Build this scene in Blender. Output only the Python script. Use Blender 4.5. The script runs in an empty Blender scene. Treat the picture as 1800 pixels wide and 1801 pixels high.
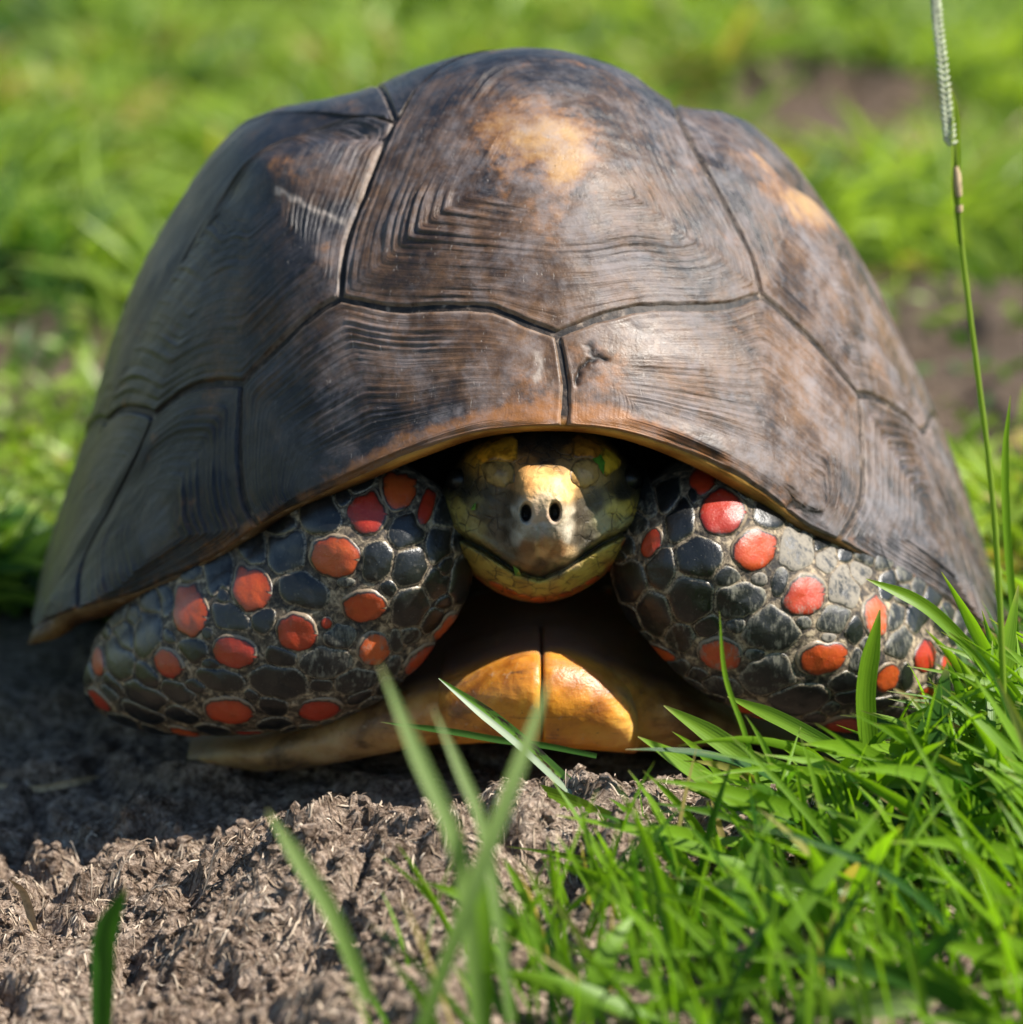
import bpy, bmesh, math, random
import numpy as np
from mathutils import Vector, Matrix
from mathutils.bvhtree import BVHTree

# ------------------------------------------------------------------ scene, camera, light
# All modelling below is in centimetres; S turns them into metres.
S = 0.01
rng = np.random.default_rng(7)
random.seed(7)
scene = bpy.context.scene
col = scene.collection

PITCH = math.radians(14.0)
DIST = 110.0
TANH = 0.0159 * 900 / 110.0
FWD = np.array([0, math.cos(PITCH), -math.sin(PITCH)])
UPV = np.array([0, math.sin(PITCH), math.cos(PITCH)])
CAM = np.array([0, 0, 7.8]) - DIST * FWD

cam = bpy.data.cameras.new('camera')
camo = bpy.data.objects.new('camera', cam)
col.objects.link(camo)
camo.location = CAM * S
camo.rotation_euler = (math.pi / 2 - PITCH, 0, 0)
cam.sensor_width = 36
cam.sensor_fit = 'HORIZONTAL'
cam.lens = 18 / TANH
cam.clip_start = 0.05
cam.clip_end = 1000
cam.dof.use_dof = True
cam.dof.focus_distance = 1.082
cam.dof.aperture_fstop = 9.0
cam.dof.aperture_blades = 9
scene.camera = camo

SUN = np.array([0.645, -0.12, 0.755]); SUN /= np.linalg.norm(SUN)
world = bpy.data.worlds.new('World')
scene.world = world
world.use_nodes = True
wn = world.node_tree.nodes; wl = world.node_tree.links
sky = wn.new('ShaderNodeTexSky')
sky.sky_type = 'NISHITA'
sky.sun_disc = False
sky.sun_elevation = math.asin(SUN[2])
sky.sun_rotation = math.atan2(SUN[0], SUN[1])
wl.new(sky.outputs[0], wn['Background'].inputs[0])
wn['Background'].inputs[1].default_value = 0.062
sky.air_density = 1.5
sky.dust_density = 0.0
sky.ozone_density = 4.0

sl = bpy.data.lights.new('sun', 'SUN')
sl.energy = 5.0
sl.angle = math.radians(0.55)
sl.color = (1.0, 0.94, 0.85)
so = bpy.data.objects.new('sun', sl)
col.objects.link(so)
so.rotation_euler = Vector(SUN).to_track_quat('Z', 'Y').to_euler()
so.location = (0, 0, 3)

scene.view_settings.view_transform = 'Standard'
scene.view_settings.look = 'None'
scene.view_settings.gamma = 1
scene.view_settings.use_curve_mapping = False
scene.view_settings.exposure = 1.28
scene.render.engine = 'CYCLES'

# ------------------------------------------------------------------ helpers
def at(px, py, Y):
    """survey point of the photograph at depth Y (cm) -> xyz in cm"""
    px = np.asarray(px, float); py = np.asarray(py, float)
    a = (px - 900) / 900 * TANH
    b = (900.5 - py) / 900 * TANH
    d = FWD + a[..., None] * np.array([1., 0, 0]) + b[..., None] * UPV
    t = (np.asarray(Y, float) - CAM[1]) / d[..., 1]
    return CAM + d * t[..., None]

def project(P):
    q = P - CAM
    w = q @ FWD
    return 900 + q[..., 0] / w / TANH * 900, 900.5 - (q @ UPV) / w / TANH * 900

def sstep(a, b, x):
    t = np.clip((x - a) / (b - a), 0, 1)
    return t * t * (3 - 2 * t)

def hash2(ix, iy, seed):
    h = (ix.astype(np.int64) * 374761393 + iy.astype(np.int64) * 668265263 + seed * 974711) & 0xffffffff
    h = ((h ^ (h >> 13)) * 1274126177) & 0xffffffff
    h = ((h ^ (h >> 16)) * 2246822519) & 0xffffffff
    return ((h ^ (h >> 15)) & 0xffffff) / float(0xffffff)

def perlin(x, y, seed=0):
    x = np.asarray(x, float); y = np.asarray(y, float)
    ix = np.floor(x); iy = np.floor(y)
    fx = x - ix; fy = y - iy
    def g(dx, dy):
        a = hash2(ix + dx, iy + dy, seed) * 2 * np.pi
        return np.cos(a) * (fx - dx) + np.sin(a) * (fy - dy)
    u = fx * fx * fx * (fx * (fx * 6 - 15) + 10)
    v = fy * fy * fy * (fy * (fy * 6 - 15) + 10)
    a = g(0, 0) * (1 - u) + g(1, 0) * u
    b = g(0, 1) * (1 - u) + g(1, 1) * u
    return (a * (1 - v) + b * v) * 1.5

def fbm(x, y, seed=0, octv=4, gain=0.5):
    s = 0; a = 1
    for o in range(octv):
        s = s + a * perlin(x * 2 ** o, y * 2 ** o, seed + o * 17)
        a *= gain
    return s

def cells(x, y, seed):
    ix = np.floor(x); iy = np.floor(y)
    f1 = np.full(x.shape, 9.); f2 = np.full(x.shape, 9.); idv = np.zeros(x.shape)
    for dx in (-1, 0, 1):
        for dy in (-1, 0, 1):
            a = hash2(ix + dx, iy + dy, seed); b = hash2(ix + dx, iy + dy, seed + 1)
            d = np.hypot(x - ix - dx - a, y - iy - dy - b)
            near_ = d < f1
            f2 = np.where(near_, f1, np.minimum(f2, d)); idv = np.where(near_, hash2(ix + dx, iy + dy, seed + 2), idv); f1 = np.where(near_, d, f1)
    return f1, f2 - f1, idv

def crom(ts, pts, t):
    """smooth interpolation of pts given at ts (Catmull-Rom)"""
    ts = np.asarray(ts, float); P = np.asarray(pts, float)
    if P.ndim == 1: P = P[:, None]
    m = np.empty_like(P)
    m[1:-1] = (P[2:] - P[:-2]) / (ts[2:] - ts[:-2])[:, None]
    m[0] = (P[1] - P[0]) / (ts[1] - ts[0]); m[-1] = (P[-1] - P[-2]) / (ts[-1] - ts[-2])
    t = np.asarray(t, float); sh = t.shape; t = np.clip(t.ravel(), ts[0], ts[-1])
    i = np.clip(np.searchsorted(ts, t, 'right') - 1, 0, len(ts) - 2)
    h = (ts[i + 1] - ts[i]); u = (t - ts[i]) / h
    u = u[:, None]; h = h[:, None]
    r = ((2*u**3 - 3*u**2 + 1) * P[i] + (u**3 - 2*u**2 + u) * h * m[i]
         + (-2*u**3 + 3*u**2) * P[i+1] + (u**3 - u**2) * h * m[i+1])
    return r.reshape(sh + (P.shape[1],))

ORIG = {}
def link(o, parent=None, origin=(0, 0, 0)):
    col.objects.link(o)
    og = np.array(origin, float)
    ORIG[o.name] = og
    if parent is not None:
        o.parent = parent
        o.location = (og - ORIG[parent.name]) * S
    else:
        o.location = og * S
    return o

def tag(o, label=None, cat=None, group=None, kind=None):
    if label: o['label'] = label
    if cat: o['category'] = cat
    if group: o['group'] = group
    if kind: o['kind'] = kind
    return o

def empty(name, loc, label, cat, group=None):
    o = bpy.data.objects.new(name, None)
    o.empty_display_size = 0.02
    link(o, None, loc)
    return tag(o, label, cat, group)

def mesh_obj(name, V, F, mat, parent=None, origin=None, attrs=None, smooth=True):
    V = np.asarray(V, float).reshape(-1, 3)
    F = np.asarray(F, np.int32)
    k = F.shape[1]
    if origin is None: origin = V.mean(0)
    me = bpy.data.meshes.new(name)
    me.vertices.add(len(V)); me.vertices.foreach_set('co', ((V - origin) * S).astype(np.float32).ravel())
    me.loops.add(F.size); me.loops.foreach_set('vertex_index', F.ravel())
    me.polygons.add(len(F))
    me.polygons.foreach_set('loop_start', np.arange(0, F.size, k, dtype=np.int32))
    me.polygons.foreach_set('loop_total', np.full(len(F), k, np.int32))
    me.polygons.foreach_set('use_smooth', np.full(len(F), smooth, bool))
    me.update(calc_edges=True)
    for n, a in (attrs or {}).items():
        a = np.asarray(a, np.float32)
        if a.ndim == 1:
            at_ = me.attributes.new(n, 'FLOAT', 'POINT'); at_.data.foreach_set('value', a)
        else:
            if a.shape[1] == 3: a = np.hstack([a, np.ones((len(a), 1), np.float32)])
            at_ = me.attributes.new(n, 'FLOAT_COLOR', 'POINT'); at_.data.foreach_set('color', a.ravel())
    me.materials.append(mat)
    o = bpy.data.objects.new(name, me)
    return link(o, parent, origin)

def grid_faces(nr, ns, wrap=False):
    i = np.arange(nr - 1)[:, None]; j = np.arange(ns if wrap else ns - 1)[None]
    j2 = (j + 1) % ns
    return np.stack(np.broadcast_arrays(i*ns + j, i*ns + j2, (i+1)*ns + j2, (i+1)*ns + j), -1).reshape(-1, 4)

def lin(r, g, b):
    c = np.array([r, g, b]) / 255.0
    return np.where(c < 0.04045, c / 12.92, ((c + 0.055) / 1.055) ** 2.4)

# ------------------------------------------------------------------ material helpers
class NT:
    def __init__(self, name):
        self.m = bpy.data.materials.new(name); self.m.use_nodes = True
        self.t = self.m.node_tree; self.n = self.t.nodes; self.l = self.t.links
        self.bsdf = self.n['Principled BSDF']; self.out = self.n['Material Output']
    def add(self, typ, **kw):
        nd = self.n.new(typ)
        for k, v in kw.items(): setattr(nd, k, v)
        return nd
    def put(self, sock, v):
        if v is None: return
        if isinstance(v, bpy.types.NodeSocket): self.l.new(v, sock)
        elif isinstance(v, (tuple, list)) and len(v) == 3 and sock.type == 'RGBA': sock.default_value = (*v, 1)
        else: sock.default_value = v
    def math(self, op, a, b=None, c=None, clamp=False):
        nd = self.add('ShaderNodeMath', operation=op, use_clamp=clamp)
        for i, v in enumerate((a, b, c)): self.put(nd.inputs[i], v)
        return nd.outputs[0]
    def mix(self, f, a, b, blend='MIX'):
        nd = self.add('ShaderNodeMix', data_type='RGBA', blend_type=blend)
        self.put(nd.inputs[0], f); self.put(nd.inputs[6], a); self.put(nd.inputs[7], b)
        return nd.outputs[2]
    def attr(self, n, out='Fac'):
        return self.add('ShaderNodeAttribute', attribute_name=n).outputs[out]
    def xyz(self, x, y, z):
        nd = self.add('ShaderNodeCombineXYZ')
        for i, v in enumerate((x, y, z)): self.put(nd.inputs[i], v)
        return nd.outputs[0]
    def sep(self, c):
        nd = self.add('ShaderNodeSeparateColor'); self.put(nd.inputs[0], c); return nd.outputs
    def noise(self, vec, scale, detail=4, rough=0.55, dist=0.0):
        nd = self.add('ShaderNodeTexNoise')
        self.put(nd.inputs['Vector'], vec); nd.inputs['Scale'].default_value = scale
        nd.inputs['Detail'].default_value = detail; nd.inputs['Roughness'].default_value = rough
        nd.inputs['Distortion'].default_value = dist
        return nd.outputs[0]
    def ramp(self, f, stops, interp='LINEAR'):
        nd = self.add('ShaderNodeValToRGB'); self.put(nd.inputs[0], f)
        cr = nd.color_ramp; cr.interpolation = interp
        while len(cr.elements) < len(stops): cr.elements.new(0.5)
        for e, (p, c) in zip(cr.elements, stops):
            e.position = p
            e.color = (c, c, c, 1) if isinstance(c, (int, float)) else (*c, 1)
        return nd.outputs[0]
    def step(self, f, a, b):
        nd = self.add('ShaderNodeMapRange', interpolation_type='SMOOTHSTEP')
        self.put(nd.inputs[0], f); nd.inputs[1].default_value = a; nd.inputs[2].default_value = b
        return nd.outputs[0]
    def pos(self):
        return self.add('ShaderNodeNewGeometry').outputs['Position']
    def obj(self):
        return self.add('ShaderNodeTexCoord').outputs['Object']
    def bump(self, h, dist, strength=1.0, normal=None):
        nd = self.add('ShaderNodeBump'); self.put(nd.inputs['Height'], h)
        nd.inputs['Distance'].default_value = dist; nd.inputs['Strength'].default_value = strength
        if normal is not None: self.put(nd.inputs['Normal'], normal)
        return nd.outputs[0]
    def set(self, **kw):
        names = dict(base='Base Color', rough='Roughness', normal='Normal', spec='Specular IOR Level',
                     coat='Coat Weight', coat_rough='Coat Roughness', sss='Subsurface Weight', sss_scale='Subsurface Scale')
        for k, v in kw.items(): self.put(self.bsdf.inputs[names[k]], v)
        return self

# ---- carapace scutes
def mat_scute():
    t = NT('scute_keratin')
    ring = t.attr('ring'); segx = t.attr('segx'); segy = t.attr('segy'); sid = t.attr('sid')
    msk = t.sep(t.attr('mask', 'Color'))
    P = t.pos()
    v1 = t.xyz(t.math('MULTIPLY_ADD', sid, 7.3, t.math('MULTIPLY', ring, 26)), t.math('MULTIPLY', segx, 0.22), t.math('MULTIPLY', segy, 0.22))
    n1 = t.noise(v1, 1.0, 5, 0.6, 0.35)
    v2 = t.xyz(t.math('MULTIPLY_ADD', sid, 3.1, t.math('MULTIPLY', ring, 75)), t.math('MULTIPLY', segx, 0.5), t.math('MULTIPLY', segy, 0.5))
    n2 = t.noise(v2, 1.0, 4, 0.6, 0.6)
    v3 = t.xyz(t.math('MULTIPLY_ADD', sid, 5.7, t.math('MULTIPLY', ring, 95)), t.math('MULTIPLY', segx, 0.45), t.math('MULTIPLY', segy, 0.45))
    n3 = t.noise(v3, 1.0, 3, 0.5, 1.0)
    big = t.noise(P, 26, 4, 0.6)
    big2 = t.noise(P, 60, 5, 0.65)
    strk = t.attr('strk')
    ns1 = t.math('MULTIPLY_ADD', t.math('SUBTRACT', n1, 0.5), strk, 0.5)
    warm_lit = msk[2]
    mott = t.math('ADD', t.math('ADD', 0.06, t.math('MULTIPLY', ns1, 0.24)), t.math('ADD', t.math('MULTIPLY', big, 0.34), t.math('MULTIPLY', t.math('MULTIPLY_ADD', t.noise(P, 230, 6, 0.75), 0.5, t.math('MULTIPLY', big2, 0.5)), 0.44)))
    mott = t.math('ADD', mott, t.math('MULTIPLY', warm_lit, 0.075))  # base darker on the shaded left, lighter on the lit side, painted in
    c = t.ramp(mott, [(0.515, (0.0035, 0.0042, 0.0080)), (0.58, (0.012, 0.0105, 0.012)), (0.64, (0.050, 0.027, 0.015)), (0.74, (0.135, 0.072, 0.036))])
    tanm = t.math('MULTIPLY_ADD', t.math('SUBTRACT', big2, 0.5), 2.2, msk[0])
    tanm = t.math('ADD', tanm, t.math('MULTIPLY', t.math('SUBTRACT', t.noise(P, 190, 5, 0.7, 0.5), 0.5), 1.1))
    c = t.mix(t.step(tanm, 0.30, 0.66), c, (0.14, 0.062, 0.022))
    c = t.mix(t.step(tanm, 0.50, 1.15), c, (0.30, 0.175, 0.070))
    orm = t.math('MULTIPLY_ADD', t.math('SUBTRACT', big2, 0.5), 1.5, msk[1])
    orm = t.math('ADD', orm, t.math('MULTIPLY', t.math('SUBTRACT', t.noise(P, 240, 5, 0.7), 0.5), 0.6))
    c = t.mix(t.math('MULTIPLY', t.step(orm, 0.30, 0.95), 0.85), c, (0.26, 0.105, 0.030))
    # worn grey film and scratches along the growth rings, masked as painted light and shade
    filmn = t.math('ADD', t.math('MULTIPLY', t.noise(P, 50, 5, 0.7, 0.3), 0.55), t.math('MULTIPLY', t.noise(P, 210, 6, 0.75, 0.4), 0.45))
    film = t.math('MULTIPLY', t.step(t.math('ADD', filmn, t.math('MULTIPLY', ns1, 0.25)), 0.54, 0.82), t.math('MULTIPLY', t.step(warm_lit, -0.25, 0.75), 0.64))
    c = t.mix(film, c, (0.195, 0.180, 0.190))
    scr = t.math('MULTIPLY', t.math('MULTIPLY', t.step(n3, 0.60, 0.72), t.step(big2, 0.42, 0.62)), t.math('MULTIPLY', strk, t.step(warm_lit, -0.3, 0.6)))
    c = t.mix(t.math('MULTIPLY', scr, 0.38), c, (0.27, 0.225, 0.19))
    dk = t.math('MULTIPLY', t.math('MULTIPLY', t.step(n2, 0.58, 0.72), 0.55), strk)
    c = t.mix(dk, c, (0.008, 0.007, 0.008))
    # random hair scratches and grit
    mp = t.add('ShaderNodeMapping'); t.put(mp.inputs[0], P); mp.inputs['Rotation'].default_value = (0.3, 0.9, 0.5); mp.inputs['Scale'].default_value = (1, 0.5, 0.06)
    hs1 = t.step(t.noise(mp.outputs[0], 900, 3, 0.6), 0.68, 0.73)
    mp = t.add('ShaderNodeMapping'); t.put(mp.inputs[0], P); mp.inputs['Rotation'].default_value = (0.2, -0.7, 0.2); mp.inputs['Scale'].default_value = (1, 0.5, 0.06)
    hs2 = t.step(t.noise(mp.outputs[0], 1000, 3, 0.6), 0.69, 0.74)
    c = t.mix(t.math('MULTIPLY', t.math('MAXIMUM', hs1, hs2), t.math('MULTIPLY', t.step(warm_lit, -0.4, 0.6), 0.5)), c, (0.30, 0.26, 0.23))
    spk = t.step(t.noise(P, 2300, 2, 0.5), 0.71, 0.76)
    c = t.mix(t.math('MULTIPLY', spk, 0.5), c, (0.38, 0.33, 0.28))
    c = t.mix(t.math('MULTIPLY', t.attr('crack'), 0.95), c, (0.006, 0.005, 0.004))
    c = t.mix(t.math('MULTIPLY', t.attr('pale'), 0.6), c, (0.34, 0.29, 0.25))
    ed = t.attr('edge')
    dust = t.math('MULTIPLY', t.math('MULTIPLY', t.math('SUBTRACT', 1.0, t.step(ed, 0.05, 0.26)), t.step(warm_lit, -0.4, 0.5)), t.step(t.noise(P, 420, 5, 0.65), 0.38, 0.54))
    c = t.mix(t.math('MULTIPLY', dust, 0.5), c, (0.25, 0.195, 0.15))
    h = t.math('ADD', t.math('MULTIPLY', ns1, 0.7), t.math('ADD', t.math('MULTIPLY', t.math('MULTIPLY', n2, strk), 0.5), t.math('MULTIPLY', t.noise(P, 900, 4, 0.6), 0.16)))
    h = t.math('SUBTRACT', h, t.math('MULTIPLY', t.math('MAXIMUM', hs1, hs2), 0.10))
    nrm = t.bump(h, 0.0011, 0.8)
    rough = t.math('ADD', 0.43, t.math('MULTIPLY', t.math('ADD', film, t.math('MULTIPLY', scr, 0.3)), 0.4))
    rough = t.math('ADD', rough, t.math('MULTIPLY', t.math('SUBTRACT', big2, 0.5), 0.35))
    t.set(base=c, rough=rough, normal=nrm, spec=0.36)
    return t.m

def mat_seam():
    t = NT('seam_dirt')
    P = t.pos(); n = t.noise(P, 260, 5, 0.65)
    lipm = t.attr('lip')
    c = t.ramp(n, [(0.40, (0.005, 0.004, 0.004)), (0.58, (0.035, 0.024, 0.018)), (0.72, (0.22, 0.17, 0.13))])
    lipc = t.ramp(t.noise(P, 90, 4, 0.6), [(0.35, (0.22, 0.085, 0.012)), (0.65, (0.48, 0.24, 0.05))])
    c = t.mix(lipm, c, lipc)
    t.set(base=c, rough=0.6, normal=t.bump(n, 0.0006, 0.7), spec=0.3)
    return t.m

# ---- scales on the forelimbs
def mat_scale(name, kind, dusty):
    t = NT(name)
    r = t.attr('ring'); a = t.attr('seg'); O = t.obj(); P = t.pos()
    rnd = t.add('ShaderNodeObjectInfo').outputs['Random']
    n = t.noise(P, 320, 4, 0.6); nf = t.noise(P, 1500, 4, 0.65)
    rr = t.math('ADD', r, t.math('MULTIPLY', t.math('SUBTRACT', n, 0.5), 0.30 if kind == 'red' else 0.16))
    if kind == 'red':
        warm = t.math('ADD', t.math('MULTIPLY', rnd, 0.6), t.math('MULTIPLY', n, 0.5))
        core = t.ramp(warm, [(0.2, (0.27, 0.013, 0.005)), (0.5, (0.35, 0.034, 0.008)), (0.85, (0.43, 0.080, 0.014))])
        core = t.mix(t.math('MULTIPLY', t.step(nf, 0.58, 0.74), 0.3), core, (0.55, 0.20, 0.09))
        rr = t.math('ADD', rr, t.math('MULTIPLY', t.math('COSINE', t.math('SUBTRACT', a, t.math('MULTIPLY_ADD', rnd, 2.4, 0.4))), 0.09))
        core = t.mix(t.math('MULTIPLY', t.step(n, 0.5, 0.75), 0.5), core, t.mix(1.0, core, (0.45, 0.35, 0.35), 'MULTIPLY'))
        core = t.mix(t.math('MULTIPLY', t.step(rr, 0.50, 0.85), 0.5), core, t.mix(1.0, core, (0.45, 0.30, 0.30), 'MULTIPLY'))
        c = t.mix(t.step(rr, 0.80, 0.90), core, (0.012, 0.009, 0.008))
        c = t.mix(t.math('MULTIPLY', t.step(rr, 0.90, 0.98), 0.75), c, (0.27, 0.20, 0.13))
    else:
        core = t.ramp(t.math('ADD', t.math('MULTIPLY', n, 0.7), t.math('MULTIPLY', rnd, 0.3)),
                      [(0.3, (0.004, 0.0045, 0.005)), (0.6, (0.009, 0.010, 0.010)), (0.9, (0.024, 0.022, 0.018))])
        c = core
        edge = t.math('MULTIPLY', t.step(rr, 0.86, 0.95), t.step(nf, 0.40, 0.56))
        c = t.mix(t.math('MULTIPLY', edge, 0.8), c, (0.26, 0.215, 0.15))
    # dust film: streaky
    map_ = t.add('ShaderNodeMapping'); t.put(map_.inputs[0], P); map_.inputs['Rotation'].default_value = (0, 0.5, 0.3); map_.inputs['Scale'].default_value = (1, 1, 0.3)
    st = t.math('ADD', t.math('MULTIPLY', t.noise(map_.outputs[0], 900, 5, 0.7), 0.6), t.math('MULTIPLY', t.noise(P, 260, 4, 0.6), 0.4))
    lo = {0: 0.60, 1: 0.53, 2: 0.44}[dusty]
    d = t.math('MULTIPLY', t.step(t.math('ADD', st, t.math('MULTIPLY', r, 0.08)), lo, lo + 0.16), {0: 0.5, 1: 0.75, 2: 0.92}[dusty])
    c = t.mix(d, c, {0: (0.16, 0.14, 0.10), 1: (0.17, 0.16, 0.12), 2: (0.20, 0.175, 0.14)}[dusty])
    spk = t.step(t.noise(P, 2600, 2, 0.5), 0.70, 0.76)
    c = t.mix(t.math('MULTIPLY', spk, 0.45), c, (0.45, 0.42, 0.36))
    rough = t.math('ADD', (0.38 if kind == 'red' else 0.30) if dusty == 0 else 0.45, t.math('MULTIPLY', d, 0.45))
    h = t.math('ADD', t.math('MULTIPLY', nf, 0.5), t.math('MULTIPLY', n, 0.6))
    t.set(base=c, rough=rough, normal=t.bump(h, 0.0005, 0.55), spec=0.5)
    return t.m

def mat_skin():
    t = NT('tortoise_skin')
    P = t.pos(); hd = t.attr('head')
    n = t.noise(P, 420, 6, 0.68, 0.5); n2 = t.noise(P, 90, 4, 0.6)
    arm = t.ramp(t.math('ADD', t.math('MULTIPLY', n, 0.7), t.math('MULTIPLY', n2, 0.3)),
                 [(0.42, (0.012, 0.009, 0.007)), (0.51, (0.09, 0.066, 0.042)), (0.61, (0.36, 0.28, 0.18))])
    hc = t.attr('tint', 'Color')
    nf = t.noise(P, 700, 5, 0.65); nl = t.noise(P, 160, 4, 0.6)
    hc = t.mix(t.math('MULTIPLY', t.step(nl, 0.42, 0.66), 0.65), hc, t.mix(1.0, hc, (0.38, 0.30, 0.20), 'MULTIPLY'))
    hc = t.mix(t.math('MULTIPLY', t.step(nf, 0.58, 0.70), 0.5), hc, t.mix(1.0, hc, (0.25, 0.2, 0.15), 'MULTIPLY'))
    spk = t.step(t.noise(P, 2600, 2, 0.5), 0.68, 0.74)
    hc = t.mix(t.math('MULTIPLY', spk, 0.35), hc, (0.40, 0.35, 0.24))
    vo = t.add('ShaderNodeTexVoronoi', feature='DISTANCE_TO_EDGE'); t.put(vo.inputs['Vector'], P); vo.inputs['Scale'].default_value = 240; vo.inputs['Randomness'].default_value = 0.9
    crk = t.math('MULTIPLY', t.math('SUBTRACT', 1.0, t.step(t.math('ADD', vo.outputs['Distance'], t.math('MULTIPLY', t.math('SUBTRACT', nf, 0.5), 0.10)), 0.0, 0.07)), t.math('MULTIPLY', t.attr('plate'), t.step(nl, 0.38, 0.55)))
    hc = t.mix(t.math('MULTIPLY', crk, 0.7), hc, (0.018, 0.013, 0.008))
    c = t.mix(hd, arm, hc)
    hb = t.mix(hd, n, t.math('SUBTRACT', t.math('ADD', t.math('MULTIPLY', nf, 0.4), t.math('MULTIPLY', nl, 0.5)), t.math('MULTIPLY', crk, 0.35)))
    rough = t.math('SUBTRACT', 0.72, t.math('MULTIPLY', hd, 0.16))
    t.set(base=c, rough=rough, normal=t.bump(hb, 0.0010, 0.7), spec=0.45)
    return t.m

def mat_headscale():
    t = NT('head_scale')
    P = t.pos(); r = t.attr('ring')
    n = t.noise(P, 300, 5, 0.65)
    c = t.attr('tint', 'Color')
    c = t.mix(t.math('MULTIPLY', t.step(n, 0.42, 0.66), 0.75), c, t.mix(1.0, c, (0.22, 0.16, 0.10), 'MULTIPLY'))
    c = t.mix(t.math('MULTIPLY', t.step(t.math('MULTIPLY_ADD', t.math('SUBTRACT', n, 0.5), 0.5, r), 0.80, 1.0), 0.6), c, (0.014, 0.010, 0.006))
    t.set(base=c, rough=0.38, normal=t.bump(n, 0.0006, 0.6), spec=0.5)
    return t.m

def mat_plastron():
    t = NT('plastron_horn')
    P = t.pos()
    n = t.noise(P, 55, 5, 0.6, 0.4); nf = t.noise(P, 420, 5, 0.65)
    warm = t.attr('warm')
    pale = t.ramp(n, [(0.35, (0.10, 0.062, 0.030)), (0.52, (0.32, 0.20, 0.085)), (0.7, (0.42, 0.30, 0.15))])
    amb = t.ramp(n, [(0.34, (0.27, 0.085, 0.008)), (0.50, (0.55, 0.215, 0.014)), (0.70, (0.68, 0.35, 0.045))])
    c = t.mix(warm, pale, amb)
    mp = t.add('ShaderNodeMapping'); t.put(mp.inputs[0], P); mp.inputs['Scale'].default_value = (0.35, 1, 1.6)
    st = t.noise(mp.outputs[0], 190, 5, 0.7, 0.6)
    c = t.mix(t.math('MULTIPLY', t.step(st, 0.58, 0.72), 0.8), c, (0.030, 0.020, 0.012))
    back = t.attr('back')
    mp2 = t.add('ShaderNodeMapping'); t.put(mp2.inputs[0], P); mp2.inputs['Rotation'].default_value = (0, 0.35, 0); mp2.inputs['Scale'].default_value = (0.30, 1, 1.5)
    st2 = t.noise(mp2.outputs[0], 120, 6, 0.7, 0.9)
    c = t.mix(t.math('MULTIPLY', t.step(st2, 0.52, 0.68), 0.55), c, (0.13, 0.050, 0.012))
    pit = t.step(t.noise(P, 800, 3, 0.6), 0.66, 0.72)
    c = t.mix(t.math('MULTIPLY', pit, 0.7), c, (0.035, 0.018, 0.008))
    c = t.mix(t.math('MULTIPLY', t.attr('ridge'), t.step(n, 0.35, 0.6)), c, (0.20, 0.105, 0.060))
    c = t.mix(t.math('MULTIPLY', back, 0.8), c, (0.27, 0.145, 0.095))  # top surface behind the lip painted lighter, standing in for bounced light
    c = t.mix(t.math('MULTIPLY', t.step(nf, 0.60, 0.72), 0.35), c, (0.45, 0.36, 0.26))
    t.set(base=c, rough=t.math('ADD', 0.28, t.math('MULTIPLY', nf, 0.2)), normal=t.bump(t.math('ADD', nf, t.math('MULTIPLY', st, 0.8)), 0.0007, 0.5), spec=0.5, sss=0.45, sss_scale=0.007)
    t.bsdf.inputs['Subsurface Radius'].default_value = (1, 0.4, 0.1)
    return t.m

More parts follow.
